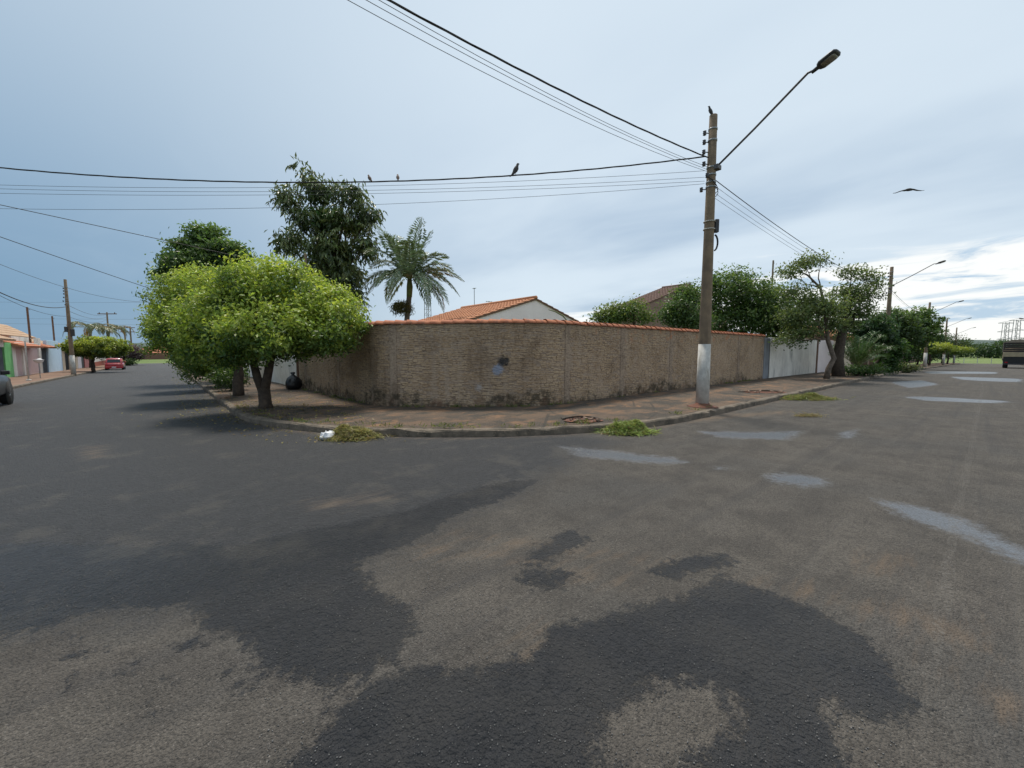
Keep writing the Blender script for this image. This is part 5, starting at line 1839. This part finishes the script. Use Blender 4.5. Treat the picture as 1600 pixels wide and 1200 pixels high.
# salmon house
a, b_ = vx(121.5), vx(143)
t, B = left_house('salmon pink house front with narrow dark door', a, b_)
dv_ = (b_ - a)
front_box(t, B, a, a + dv_ * 0.22, -0.3, 2.6, M_PINKWHITE)
gate_panel(t, B, a + dv_ * 0.22 + 0.02, a + dv_ * 0.45, 2.3, M_DARKDOOR, 'door', False)
front_box(t, B, a + dv_ * 0.45 + 0.02, a + dv_ * 0.8, -0.3, 2.6, M_PINKPAINT)
front_box(t, B, a + dv_ * 0.8 + 0.02, b_, -0.3, 2.6, M_CREAM)
part('house_body', box(-9.0, a - B[1], -0.3, -0.4, b_ - B[1], 2.6), M_CREAM, t)
tile_roof((0.4, a - B[1], 2.6), (0, dv_, 0), (-4.5, 0, 1.2), M_TERRA_PALE, t)
# white wall with red base
a, b_ = vx(143.5), 124.0
t, B = left_house('white house wall with brick red base behind the red car', a, b_)
front_box(t, B, a, b_, -0.3, 0.85, M_REDBASE, 'base', 0.02)
front_box(t, B, a, b_, 0.87, 2.5, M_WHITEWALL)
part('house_body', box(-8.0, a - B[1], -0.3, -0.4, b_ - B[1], 2.4), M_WHITEWALL, t)
tile_roof((0.3, a - B[1], 2.5), (0, b_ - a, 0), (-4, 0, 1.0), M_TERRA_PALE, t)

# cream wall continuing the left side of the corner block
b0 = np.array([WU, 19.6, float(H(WU, 19.6)) + 0.12])
t = thing('cream_wall', 'pale cream house wall beyond the brick wall behind the bin bag', 'wall', b0)
part('panel', bbox(0, 0, -0.2, 0.18, 7.5, 2.35, 0.015), M_WHITEWALL, t)
part('corner_post', bbox(-0.05, -0.06, -0.2, 0.14, 0.14, 2.45, 0.01), M_WOOD, t)
part('gate', bbox(0.06, 7.52, -0.2, 0.14, 12.0, 2.2, 0.01), M_CREAM, t)
part('farther_panel', bbox(0, 12.02, -0.4, 0.18, 60, 2.2, 0.015), M_WHITEWALL, t)

# far end of the left street
v = 152.0
b0 = np.array([-14.0, v, float(H(-14, v))])
t = thing('far_wall', 'long reddish brown wall across the end of the left street', 'wall', b0)
part('panel', bbox(-40, 0, -1.0, 40, 0.2, 1.75, 0.02), mat('far_brown', (0.20, 0.10, 0.075), (0.15, 0.08, 0.06), 0.6, 0.9), t)
q = on_v(250, 546, 168.0)
b0 = np.array([q[0], 168.0, float(H(q[0], 168.0))])
t = thing('far_house', 'low white house with orange roof beyond the brown wall', 'house', b0)
zr = hz(250, 542, q[0], 168.0) - b0[2]
part('wall', box(-6, -3, -0.5, 6, 3, zr - 1.9), M_WHITEWALL, t)
V = [(-7, -4, zr - 2), (7, -4, zr - 2), (7, 4, zr - 2), (-7, 4, zr - 2), (-3, 0, zr), (3, 0, zr)]
part('roof', (V, [(0, 1, 5, 4), (1, 2, 5), (2, 3, 4, 5), (3, 0, 4), (3, 2, 1, 0)]), M_TERRA, t)

# left pavement trees, palms
b0 = ground(147, 580, 0.14)
clipped_tree(b0, 'dense round clipped tree on the left pavement beside the red car', lob_px(b0, [(140, 543, 2.0, 1.0), (163, 543, 2.0, 0.95), (129, 544, 1.3, 0.8), (176, 543, 1.1, 0.75)]),
             [limb((0, 0, -0.1), (0, 0, 1.6), 0.17, 0.13, 77), limb((0, 0, 1.3), (1.2, -0.8, 2.4), 0.08, 0.03, 78), limb((0, 0, 1.3), (-1.2, 0.8, 2.4), 0.08, 0.03, 79)], 171, 900, (0.40, 0.46, 0.06), (0.06, 0.11, 0.025), 0.22, 26)
q = ground(198, 570, 0.14)
bushy('purple_bush', 'dull purple leafed bush at the far end of the left pavement', 'shrub', q, lob_px(q, [(200, 551, 2.6, 1.6), (193, 553, 2.0, 1.4), (208, 552, 2.0, 1.3)]), 240, 0.34, (0.045, 0.035, 0.04), (0.15, 0.09, 0.10), 172, per=18, cr=0.4)
bushy('kerb_bush', 'low green bush at the foot of the purple bush', 'shrub', q + np.array([0.6, -3.0, 0]), [(0, 0, 0.5, 0.7, 0.7, 0.5)], 70, 0.25, (0.03, 0.07, 0.02), (0.11, 0.18, 0.05), 173, per=16, cr=0.3)
for k, (px, py, ln) in enumerate(((141, 513, 3.3), (168, 514, 3.0))):
    v = 84.0 + 6 * k
    d = ray(px, 560); kk = v / d[1]; u = d[0] * kk
    b0 = np.array([u, v, float(H(u, v))])
    tp = loc_at(px, py, b0)
    t = thing('small_palm', ('yellowing' if k == 0 else 'ragged yellowing') + ' feather palm behind the left houses' + (' beside the crossarm pole' if k else ' above the clipped tree'), 'palm', b0, 0)
    part('trunk', tube([(0, 0, -0.1), tuple(tp * 0.5), tuple(tp)], [0.22, 0.17, 0.14], 8), M_PALMTRUNK, t, True)
    r = np.random.default_rng(500 + k)
    for j in range(12):
        yel = j % 3 == 0
        frond(t, tuple(tp), r, ln * r.uniform(0.8, 1.1), r.uniform(0.4, 1.5), j * 2.399, r.uniform(1.4, 2.6), 0.75,
              (0.16, 0.10, 0.02) if yel else (0.05, 0.075, 0.03), (0.30, 0.22, 0.05) if yel else (0.15, 0.18, 0.07), 34, 0.04, 0.30)

# litter basket and thin post on the left pavement
u, v = -6.9, vx(63, -6.9, 590)
t = thing('litter_basket', 'white litter basket on a thin post on the left pavement', 'litter basket', pv(u, v))
part('post', tube([(0, 0, -0.05), (0, 0, 1.12)], 0.022, 8), M_STEEL, t)
part('basket', lathe([(0.10, 1.08), (0.22, 1.15), (0.27, 1.30), (0.28, 1.31), (0.26, 1.30), (0.20, 1.17), (0.09, 1.10)], 14), M_LITTER, t, True)
bag_ = xf(lathe([(0.05, 0), (0.17, 0.03), (0.2, 0.08), (0.12, 0.16), (0.03, 0.2)], 9), (0.03, 0.02, 1.20))
part('bag', bag_, M_LITTER, t, True)
u, v = -6.7, vx(45, -6.7, 595)
t = thing('signpost', 'thin bare white post at the kerb in front of the lilac gates', 'post', pv(u, v))
part('shaft', lathe([(0.04, -0.05), (0.038, 2.5), (0.03, 2.55)], 8), M_POLE_WHITE, t, True)
part('foot', lathe([(0.13, -0.02), (0.12, 0.06), (0.075, 0.08)], 10), M_POLE_WHITE, t, True)

# ------------------------------------------------------------------ vehicles
def loft_x(st, cap=True):
    """st: list of (x, [(y, z), ...]) half sections from floor to roof; mirrored in y"""
    V, F = [], []
    m = len(st[0][1]) * 2
    for x, sec in st:
        V += [(x, y, z) for y, z in sec] + [(x, -y, z) for y, z in reversed(sec)]
    for i in range(len(st) - 1):
        for k in range(m):
            k2 = (k + 1) % m
            F.append((i * m + k, (i + 1) * m + k, (i + 1) * m + k2, i * m + k2))
    if cap:
        F.append(tuple(range(m))); F.append(tuple(range((len(st) - 1) * m + m - 1, (len(st) - 1) * m - 1, -1)))
    return V, F


def wheel(parent, x, y, rad, w, side):
    ty = part('tyre', xf(lathe([(rad * 0.62, -w / 2), (rad * 0.93, -w / 2), (rad, -w * 0.32), (rad, w * 0.32), (rad * 0.93, w / 2), (rad * 0.62, w / 2)], 22, 'y'), (0, 0, 0)), M_RUBBER, parent, True)
    ty.name = 'wheel'
    ty.location = (x, y, rad)
    rim = [lathe([(0.05, side * (w / 2 - 0.03)), (0.05, side * (w / 2 + 0.004)), (0.02, side * (w / 2 + 0.006))], 10, 'y'),
           lathe([(rad * 0.63, side * (w / 2 - 0.05)), (rad * 0.63, side * (w / 2 + 0.003)), (rad * 0.56, side * (w / 2 - 0.01)), (rad * 0.54, side * (w / 2 - 0.05))], 20, 'y')]
    for k in range(5):
        a = 2 * math.pi * k / 5
        c, s = math.cos(a), math.sin(a)
        rim.append(tube([(0.03 * c, side * (w / 2 - 0.012), 0.03 * s), (rad * 0.57 * c, side * (w / 2 - 0.02), rad * 0.57 * s)], 0.028, 6))
    part('rim', join(rim), M_RIM, ty, True)


def car(name, label, loc, rz, L, W, Ht, paint, hood=0.30, rad=0.31, suv=False):
    """+x is the front of the car"""
    t = thing(name, label, 'car', loc, rz)
    w = W / 2
    zb, belt = 0.22 + 0.08 * suv, Ht * 0.60
    def sec(wb, wm, zt):
        return [(wb * 0.86, zb), (wb, zb + 0.10), (wm, zb + (zt - zb) * 0.45), (wm * 0.985, zt - 0.10), (wm * 0.93, zt - 0.02), (wm * 0.80, zt)]
    hz_ = Ht * 0.585
    st = [(-L / 2, sec(w * 0.86, w * 0.90, belt * 0.90)), (-L / 2 + 0.10, sec(w * 0.95, w * 0.97, belt * 0.97)), (-L / 2 + 0.5, sec(w * 0.98, w, belt)),
          (0, sec(w, w, belt)), (L * 0.20, sec(w, w, belt)), (L / 2 - 0.75, sec(w * 0.98, w * 0.99, hz_)), (L / 2 - 0.25, sec(w * 0.95, w * 0.95, hz_ * 0.93)), (L / 2 - 0.04, sec(w * 0.85, w * 0.86, hz_ * 0.80)), (L / 2, sec(w * 0.75, w * 0.76, hz_ * 0.66))]
    bd = part('body', loft_x(st), paint, t, True)
    cb = [(-L / 2 + 0.14, [(w * 0.86, belt - 0.03), (w * 0.85, belt - 0.02), (w * 0.80, belt), (w * 0.5, belt + 0.01)]),
          (-L / 2 + 0.36, [(w * 0.90, belt - 0.03), (w * 0.83, belt + (Ht - belt) * 0.55), (w * 0.76, Ht - 0.09), (w * 0.5, Ht - 0.05)]),
          (-L / 2 + 0.75, [(w * 0.92, belt - 0.03), (w * 0.84, belt + (Ht - belt) * 0.55), (w * 0.76, Ht - 0.05), (w * 0.5, Ht - 0.01)]),
          (0.0, [(w * 0.93, belt - 0.03), (w * 0.84, belt + (Ht - belt) * 0.55), (w * 0.76, Ht - 0.04), (w * 0.5, Ht)]),
          (L * 0.10, [(w * 0.93, belt - 0.03), (w * 0.84, belt + (Ht - belt) * 0.55), (w * 0.75, Ht - 0.08), (w * 0.5, Ht - 0.04)]),
          (L * 0.25, [(w * 0.90, belt - 0.03), (w * 0.88, belt - 0.01), (w * 0.80, belt), (w * 0.5, belt + 0.01)])]
    part('cabin', loft_x(cb), paint, t, True)
    zm = belt + (Ht - belt) * 0.12; zt_ = Ht - 0.13
    def quad(name_, pts, m=M_GLASSDARK):
        n_ = np.cross(np.array(pts[1]) - pts[0], np.array(pts[2]) - pts[0]); n_ = n_ / np.linalg.norm(n_) * 0.012
        V = [tuple(np.array(p)) for p in pts] + [tuple(np.array(p) - n_) for p in pts]
        k = len(pts)
        part(name_, (V, [tuple(range(k)), tuple(range(2 * k - 1, k - 1, -1))] + [(i, k + i, k + (i + 1) % k, (i + 1) % k) for i in range(k)]), m, t)
    xr0, xr1 = -L / 2 + 0.155, -L / 2 + 0.325
    quad('rear_window', [(xr0 - 0.0, w * 0.72, zm), (xr0, -w * 0.72, zm), (xr1, -w * 0.66, zt_), (xr1, w * 0.66, zt_)])
    quad('windscreen', [(L * 0.245, -w * 0.76, belt + 0.05), (L * 0.245, w * 0.76, belt + 0.05), (L * 0.125, w * 0.68, zt_), (L * 0.125, -w * 0.68, zt_)])
    for s in (-1, 1):
        for (xa, xb) in ((-L / 2 + 0.55, -0.18), (-0.10, L * 0.16)):
            p = [(xa, s * (w * 0.925), belt + 0.03), (xb, s * (w * 0.925), belt + 0.03), (xb - (0.15 if xb > 0 else 0), s * (w * 0.795), zt_ + 0.03), (xa + 0.10, s * (w * 0.795), zt_ + 0.03)]
            quad('side_window', p if s < 0 else p[::-1])
        quad('tail_light', [(-L / 2 + 0.02, s * w * 0.93, belt * 0.72), (-L / 2 + 0.005, s * w * 0.66, belt * 0.72), (-L / 2 + 0.03, s * w * 0.66, belt * 0.95), (-L / 2 + 0.06, s * w * 0.90, belt * 0.95)], M_TAILLIGHT)
        quad('headlight', [(L / 2 - 0.10, s * w * 0.88, hz_ * 0.66), (L / 2 - 0.03, s * w * 0.55, hz_ * 0.66), (L / 2 - 0.06, s * w * 0.55, hz_ * 0.82), (L / 2 - 0.22, s * w * 0.86, hz_ * 0.84)], M_LITTER)
        for x in (-L / 2 + 0.75, L / 2 - 0.80):
            wheel(t, x, s * (w - 0.10), rad, 0.20, s)
            part('wheel_arch', xf(lathe([(rad * 1.13, -0.02), (rad * 1.13, 0.02), (rad * 0.98, 0.02)], 20, 'y'), (x, s * (w - 0.012), rad)), M_RUBBER, t, True)
        part('mirror', xf(bbox(-0.08, -0.09, -0.06, 0.08, 0.09, 0.07, 0.02), (L * 0.19, s * (w + 0.06), belt + 0.07)), paint, t)
    part('rear_bumper', bbox(-L / 2 - 0.07, -w * 0.92, zb + 0.02, -L / 2 + 0.12, w * 0.92, zb + 0.28, 0.04), paint if not suv else M_RUBBER, t)
    part('front_bumper', bbox(L / 2 - 0.18, -w * 0.88, zb - 0.02, L / 2 + 0.06, w * 0.88, zb + 0.24, 0.04), paint if not suv else M_RUBBER, t)
    part('number_plate', box(-L / 2 - 0.085, -0.2, zb + 0.10, -L / 2 - 0.072, 0.2, zb + 0.22), M_PLATE, t)
    return t


RZL = math.pi / 2
pr_ = ground(178, 579, 0.0)
vr = 71.5
car('parked_car', 'red hatchback seen from behind, parked beside the round clipped tree', (-5.0, vr + 2.0, float(H(-5.0, vr + 2.0))), RZL, 4.0, 1.72, 1.50, M_REDPAINT)
vd = float(ground(10, 632)[1])
car('parked_car', 'dark grey off-road car parked at the left kerb with its wheel showing', (-4.98, vd - 1.45, float(H(-5.0, vd - 1.45))), RZL, 4.4, 1.82, 1.68, M_DARKPAINT, rad=0.36, suv=True)

# truck at the far right kerb
tu = 80.0
B = np.array([tu, -2.25, float(H(tu, -2.25))])
t = thing('cargo_truck', 'dark boarded cargo truck with pale tailboard parked across the right street', 'truck', B)
part('chassis', box(0.1, -0.45, 0.65, 8.5, 0.45, 0.95), M_DARKMETAL, t)
part('bed', bbox(0.0, -1.25, 0.96, 5.6, 1.25, 1.20, 0.02), M_TRUCKDARK, t)
for k in range(5):
    z = 2.0 + k * 0.24
    part('rear_board', bbox(-0.03, -1.24, z, 0.03, 1.24, z + 0.22, 0.01), M_TRUCKDARK, t)
    for s in (-1, 1):
        part('side_board', bbox(0.04, s * 1.24 - 0.025, z, 5.6, s * 1.24 + 0.025, z + 0.22, 0.01), M_TRUCKDARK, t)
part('tailboard', bbox(-0.06, -1.27, 1.45, 0.03, 1.27, 1.98, 0.02), M_TRUCKPALE, t)
part('rear_apron', box(-0.01, -1.2, 0.45, 0.05, 1.2, 1.44), M_RUBBER, t)
tp_ = [(x, [(1.26, 3.2), (1.2, 3.28), (0.7, 3.5), (0.05, 3.58)]) for x in (-0.02, 2.8, 5.6)]
part('tarpaulin', loft_x(tp_), M_TARP, t)
part('bumper', bbox(-0.12, -1.15, 0.45, -0.02, 1.15, 0.62, 0.02), M_DARKMETAL, t)
for s in (-1, 1):
    part('tail_light', bbox(-0.16, s * 0.95 - 0.12, 0.66, -0.10, s * 0.95 + 0.12, 0.80, 0.01), M_TAILLIGHT, t)
    for x in (1.2, 2.5, 7.6):
        wheel(t, x, s * 0.98, 0.5, 0.42 if x < 5 else 0.28, s)
part('cab', loft_x([(5.9, [(1.15, 0.7), (1.2, 1.4), (1.18, 2.4), (0.9, 2.65)]), (7.3, [(1.15, 0.7), (1.2, 1.4), (1.15, 2.4), (0.9, 2.65)]), (7.7, [(1.1, 0.7), (1.15, 1.5), (1.05, 1.7), (0.9, 1.75)]), (8.6, [(0.95, 0.7), (1.0, 1.4), (0.9, 1.55), (0.7, 1.6)])]), M_TRUCKPALE, t, True)

# lamp head poking in from the far side of the right street
tt, bb = pole(74.0, KVR - 0.6, 7.0, 'lamp pole on the far side of the right street before the truck', arm=(-0.6, 2.4, 0.3), za=5.2, hardware=False, group='lamp and cable poles')

# transmission gantry beyond the field
D = 230.0
for px, lab in ((1568, 'lattice transmission tower standing beyond the far wood'), (1585, 'taller lattice transmission tower standing beyond the far wood')):
    d = ray(px, 545); k = D / (d @ CF)
    b0 = np.array([d[0] * k, d[1] * k, float(H(d[0] * k, d[1] * k)) - 0.06])
    zt_ = hz(px, 504 if px < 1570 else 500, b0[0], b0[1]) - b0[2]
    t = thing('transmission_tower', lab, 'tower', b0, math.radians(-40))
    for sx in (-1.4, 1.4):
        for sy in (-0.9, 0.9):
            part('leg', tube([(sx, sy, 0), (sx * 0.8, sy * 0.6, zt_)], 0.13, 5), M_STEEL, t)
    gs = []
    n = 9
    for k in range(n):
        z0, z1 = zt_ * k / n, zt_ * (k + 1) / n
        gs += [tube([(-1.3, -0.8, z0), (1.3, -0.8, z1)], 0.07, 4), tube([(1.3, -0.8, z0), (-1.3, -0.8, z1)], 0.07, 4)]
    part('bracing', join(gs), M_STEEL, t)
    for z in (zt_ * 0.98, zt_ * 0.72, zt_ * 0.5):
        part('crossarm', join([tube([(-4.5, 0, z), (4.5, 0, z)], 0.12, 4), tube([(-4.5, 0, z), (0, 0, z + 1.0)], 0.07, 4), tube([(4.5, 0, z), (0, 0, z + 1.0)], 0.07, 4)]), M_STEEL, t)
    D = 215.0
# white posts of the field fence
for k in range(6):
    u, v = 150.0, 4.2 - 2.2 * k
    o = part('fence_post', bbox(-0.07, -0.07, -0.1, 0.07, 0.07, 1.35, 0.02), M_POLE_WHITE, None)
    o.location = (u, v, float(H(u, v)) - 0.06)
    tag(o, 'white concrete post standing in the row along the green field', 'fence post', 'fence posts along the green field')

# ------------------------------------------------------------------ things on the ground
def heap(label, px, py, w, d, h, n, dark, light, seed, off=0.0, bl=0.17):
    r = np.random.default_rng(seed)
    b0 = ground(px, py, off)
    x = r.normal(0, 0.36, n); y = r.normal(0, 0.36, n)
    rr = np.sqrt(x ** 2 + y ** 2)
    lump = 0.75 + 0.35 * np.sin(x * 6 + seed) * np.cos(y * 5)
    z = h * np.exp(-(rr / 0.60) ** 2) * lump * r.random(n) ** 0.3 + 0.012
    P = np.stack([x * w, y * d, z], 1)
    c, s = CR[:2], CF[:2]
    pos = np.stack([P[:, 0] * c[0] + P[:, 1] * s[0], P[:, 0] * c[1] + P[:, 1] * s[1], P[:, 2]], 1)
    al = norm(r.normal(size=(n, 3)) * np.array([1, 1, 0.38]) + np.array([0, 0, 0.10]))
    nr = norm(r.normal(size=(n, 3)) * 0.6 + np.array([0, 0, 1.0]))
    sz = bl * r.uniform(0.4, 1.2, n)
    pos[:, 2] = np.maximum(pos[:, 2], np.abs(al[:, 2]) * sz * 0.5 + 0.004)
    o = leaf_part('grass_heap', pos, nr, sz, np.where((r.random(n) < 0.2)[:, None], palette(r, r.random(n), (0.16, 0.10, 0.04), (0.34, 0.27, 0.14)), palette(r, r.random(n), dark, light)), None, r, 0.075, LEAF, al, 0.03)
    o.location = tuple(b0)
    tag(o, label, 'grass heap')
    return o


heap('heap of yellowing cut grass beside the crumpled white litter', 550, 684, 0.58, 0.38, 0.30, 5600, (0.09, 0.10, 0.02), (0.46, 0.42, 0.19), 601)
heap('heap of fresh green cut grass in the gutter before the broken pavement', 980, 676, 0.56, 0.38, 0.33, 6000, (0.09, 0.14, 0.02), (0.42, 0.52, 0.18), 602)
heap('flat spread of cut grass at the kerb between the lamp pole and the street trees', 1258, 624, 1.0, 0.45, 0.22, 4800, (0.07, 0.10, 0.02), (0.36, 0.39, 0.15), 603, bl=0.2)
heap('small wisp of dry straw lying on the road before the cut grass', 1263, 651, 0.45, 0.2, 0.05, 260, (0.17, 0.14, 0.06), (0.33, 0.29, 0.14), 604)

b0 = ground(513, 686)
r = np.random.default_rng(610)
V, F = lathe([(0.03, 0.0), (0.12, 0.01), (0.15, 0.06), (0.11, 0.12), (0.04, 0.15)], 14)
V = np.array(V) * (1 + r.normal(0, 0.14, (len(V), 1))); V[:, 2] = np.maximum(V[:, 2], 0.003)
o = part('crumpled_litter', (V, F), M_LITTER, None); o.location = tuple(b0)
tag(o, 'crumpled white plastic litter beside the yellowing cut grass', 'litter')
# bin bag
b0 = ground(459, 612, 0.14)
bagx = 4.40 - 0.36
b0 = np.array([bagx, 18.95, float(H(bagx, 18.95)) + 0.15])
prof = [(0.16, 0.0), (0.27, 0.05), (0.31, 0.18), (0.29, 0.34), (0.22, 0.48), (0.10, 0.58), (0.05, 0.62), (0.10, 0.70), (0.06, 0.73)]
V, F = lathe(prof, 22)
V = np.array(V)
ang = np.arctan2(V[:, 1], V[:, 0])
kk = 1 + 0.07 * np.sin(ang * 7 + V[:, 2] * 9) + 0.05 * np.sin(ang * 3 + 1 + V[:, 2] * 5) + 0.03 * np.sin(ang * 13)
V[:, 0] *= kk; V[:, 1] *= kk
o = part('bin_bag', (V, F), M_BAG, None, True); o.location = tuple(b0)
tag(o, 'black tied bin bag standing at the end of the brick wall', 'bin bag')

# broken pavement with rubble and red soil
def rubble(label, px, py, w, d, n, seed):
    b0 = ground(px, py, 0.15)
    r = np.random.default_rng(seed)
    t = thing('broken_paving', label, 'rubble', b0)
    V, F = [(0, 0, 0.02)], []
    m = 26
    for k in range(m):
        a = 2 * math.pi * k / m
        q = CR * math.cos(a) * w * r.uniform(0.85, 1.15) + CF * math.sin(a) * d * r.uniform(0.8, 1.2)
        V.append((q[0], q[1], 0.006))
        F.append((0, 1 + k, 1 + (k + 1) % m))
    part('soil', (V, F), M_SOIL, t)
    for k in range(n):
        a, rr = r.uniform(0, 6.28), r.random() ** 0.5
        q = CR * math.cos(a) * rr * w * 0.9 + CF * math.sin(a) * rr * d * 0.9
        s = r.uniform(0.015, 0.05)
        V, F = box(-s, -s * 0.7, -s * 0.3, s, s * 0.7, s * 0.7)
        V = np.array(V) * r.uniform(0.6, 1.3, (8, 3))
        part('chunk', (V, F), M_RUBBLE, t, False, (q[0], q[1], 0.02), (r.uniform(-.4, .4), r.uniform(-.4, .4), r.uniform(0, 6)))
    # lifted slab edge at the back
    V = []
    m = 9
    for k in range(m):
        f = k / (m - 1) * 2 - 1
        q = CR * f * w * 1.02 + CF * (d * 0.95 * math.sqrt(max(0, 1 - (f * 0.8) ** 2)) + r.normal(0, 0.01))
        V += [(q[0], q[1], 0.0), (q[0], q[1], 0.05 * (1 - f * f) + 0.012), (q[0] + CF[0] * 0.30, q[1] + CF[1] * 0.30, 0.008)]
    F = []
    for k in range(m - 1):
        a, b = k * 3, k * 3 + 3
        F += [(a, b, b + 1, a + 1), (a + 1, b + 1, b + 2, a + 2)]
    part('lifted_slab', (V, F), M_PAVE, t)
    return t


rubble('broken patch of pavement with red soil and chunks near the green grass heap', 910, 657, 0.40, 0.26, 26, 620)
rubble('cracked strip of pavement with loose chunks between lamp pole and street trees', 1195, 613, 0.75, 0.22, 16, 621)
# broken hump of kerb by the clipped trees
b0 = ground(350, 622, 0.14)
o = part('kerb_block', xf(bbox(-0.25, -0.12, -0.05, 0.25, 0.12, 0.10, 0.03), (0, 0, 0), 1.9), M_RUBBLE, None); o.location = tuple(b0)
tag(o, 'pale loose kerb block lying under the clipped trees', 'kerb block')

# fallen leaves, weeds, gravel: uncountable
r = np.random.default_rng(640)
n = 1500
cu = np.r_[r.normal(2.0, 1.1, n // 2), r.normal(2.6, 1.6, n // 4), r.uniform(0.2, 1.6, n - n // 2 - n // 4)]
cv = np.r_[r.normal(13.0, 2.2, n // 2), r.normal(10.0, 1.6, n // 4), r.uniform(12, 38, n - n // 2 - n // 4)]
def surf(u, v):
    """height of road, kerb or pavement surface"""
    u, v = np.asarray(u, float), np.asarray(v, float)
    cx, cy = KU + KR, KV + KR
    inc = (u < cx) & (v < cy)
    dist = np.where(inc, KR - np.hypot(u - cx, v - cy), np.minimum(u - KU, np.where(u < cx, 1e9, v - KV)))
    dist = np.where((~inc) & (u >= cx), v - KV, dist)
    dist = np.where((~inc) & (u < cx), u - KU, dist)
    return H(u, v) + np.where(dist > 0.02, 0.155, 0.0)
ok = (cu < 4.2) & ~((cu > 3.4) & (cv < 10.8)) & (np.hypot(cu - (KU + KR), cv - (KV + KR)) < KR + 1.0) | (cv > 12)
ok &= cu < 4.25
cu, cv = cu[ok], cv[ok]
pos = np.stack([cu, cv, surf(cu, cv) + 0.012], 1)
nr = norm(r.normal(size=pos.shape) * 0.35 + np.array([0, 0, 1.0]))
o = leaf_part('fallen_leaves', pos, nr, r.uniform(0.035, 0.085, len(pos)), palette(r, r.random(len(pos)), (0.13, 0.08, 0.035), (0.32, 0.28, 0.09)), None, r, 0.5)
tag(o, 'yellowed fallen leaves scattered under the clipped trees', 'fallen leaves', None, 'stuff')
# weeds along wall foot and kerb top
pp, aa, cc = [], [], []
def weeds(poslist, n, spread, hgt, seed):
    r = np.random.default_rng(seed)
    for (u, v) in poslist:
        k = int(n * r.uniform(0.4, 1.3))
        du, dv = r.normal(0, spread, k), r.normal(0, spread, k)
        al = norm(r.normal(size=(k, 3)) * np.array([0.7, 0.7, 0.2]) + np.array([0, 0, 0.7]))
        sz = hgt * r.uniform(0.4, 1.2, k)
        P = np.stack([u + du, v + dv, surf(u + du, v + dv) + 0.0], 1) + al * sz[:, None] * 0.45
        pp.append(P); aa.append(np.c_[al, sz]); cc.append(palette(r, r.random(k), (0.06, 0.10, 0.02), (0.24, 0.27, 0.07)))
r = np.random.default_rng(650)
pl = []
for k in range(60):
    s = r.uniform(0, WP.L); p, tg, nl = WP.at(s)
    if r.random() < (0.9 if 15 < s < 24 else 0.4):
        q = p + nl * r.uniform(0.03, 0.16); pl.append(tuple(q))
weeds(pl, 28, 0.07, 0.11, 651)
pl = []
for k in range(46):
    th = -math.pi / 2 - math.pi / 2 * r.uniform(-0.1, 1.25)
    if th > -math.pi:
        q = np.array([KU + KR, KV + KR]) + (KR - r.uniform(0.14, 0.42)) * np.array([math.cos(th), math.sin(th)])
    else:
        q = np.array([KU + r.uniform(0.14, 0.4), KV + KR + r.uniform(0, 3)])
    pl.append(tuple(q))
weeds(pl, 22, 0.08, 0.10, 652)
P_, A_, C_ = np.concatenate(pp), np.concatenate(aa), np.concatenate(cc)
r = np.random.default_rng(653)
nr = norm(np.cross(A_[:, :3], r.normal(size=P_.shape)))
o = leaf_part('weeds', P_, nr, A_[:, 3], C_, None, r, 0.16, LEAF, A_[:, :3], 0.03)
tag(o, 'sparse weeds along the wall foot and kerb of the corner', 'weeds', None, 'stuff')

# loose gravel on the fresh seal
r = np.random.default_rng(660)
n = 5200
px = np.r_[r.uniform(-60, 760, n // 2), r.normal(560, 170, n // 4), r.uniform(400, 1400, n - n // 2 - n // 4)]
py = np.r_[r.uniform(720, 960, n // 2), r.normal(855, 30, n // 4), r.uniform(900, 1195, n - n // 2 - n // 4)]
V, F = [], []
oct_v = np.array([(1, 0, 0), (-1, 0, 0), (0, 1, 0), (0, -1, 0), (0, 0, 1), (0, 0, -0.6)], float)
oct_f = np.array([(0, 2, 4), (2, 1, 4), (1, 3, 4), (3, 0, 4), (2, 0, 5), (1, 2, 5), (3, 1, 5), (0, 3, 5)])
d = FWD[None] + ((px - 800) / FPX)[:, None] * CR + ((600 - py) / FPX)[:, None] * UPV
tt_ = -EYE / d[:, 2]
g_ = d * tt_[:, None]
g_[:, 2] = H(g_[:, 0], g_[:, 1])
s_ = r.uniform(0.0022, 0.0048, n)
VV = (oct_v[None] * s_[:, None, None] * r.uniform(0.6, 1.3, (n, 6, 3))) + g_[:, None, :] + np.array([0, 0, 0.003])
FF = (oct_f[None] + (np.arange(n) * 6)[:, None, None]).reshape(-1, 3)
o = part('loose_gravel', (VV.reshape(-1, 3), FF), mat('gravel', (0.20, 0.19, 0.18), (0.08, 0.08, 0.08), 40, 0.7), None)
tag(o, 'loose gravel chips scattered on the road', 'gravel', None, 'stuff')
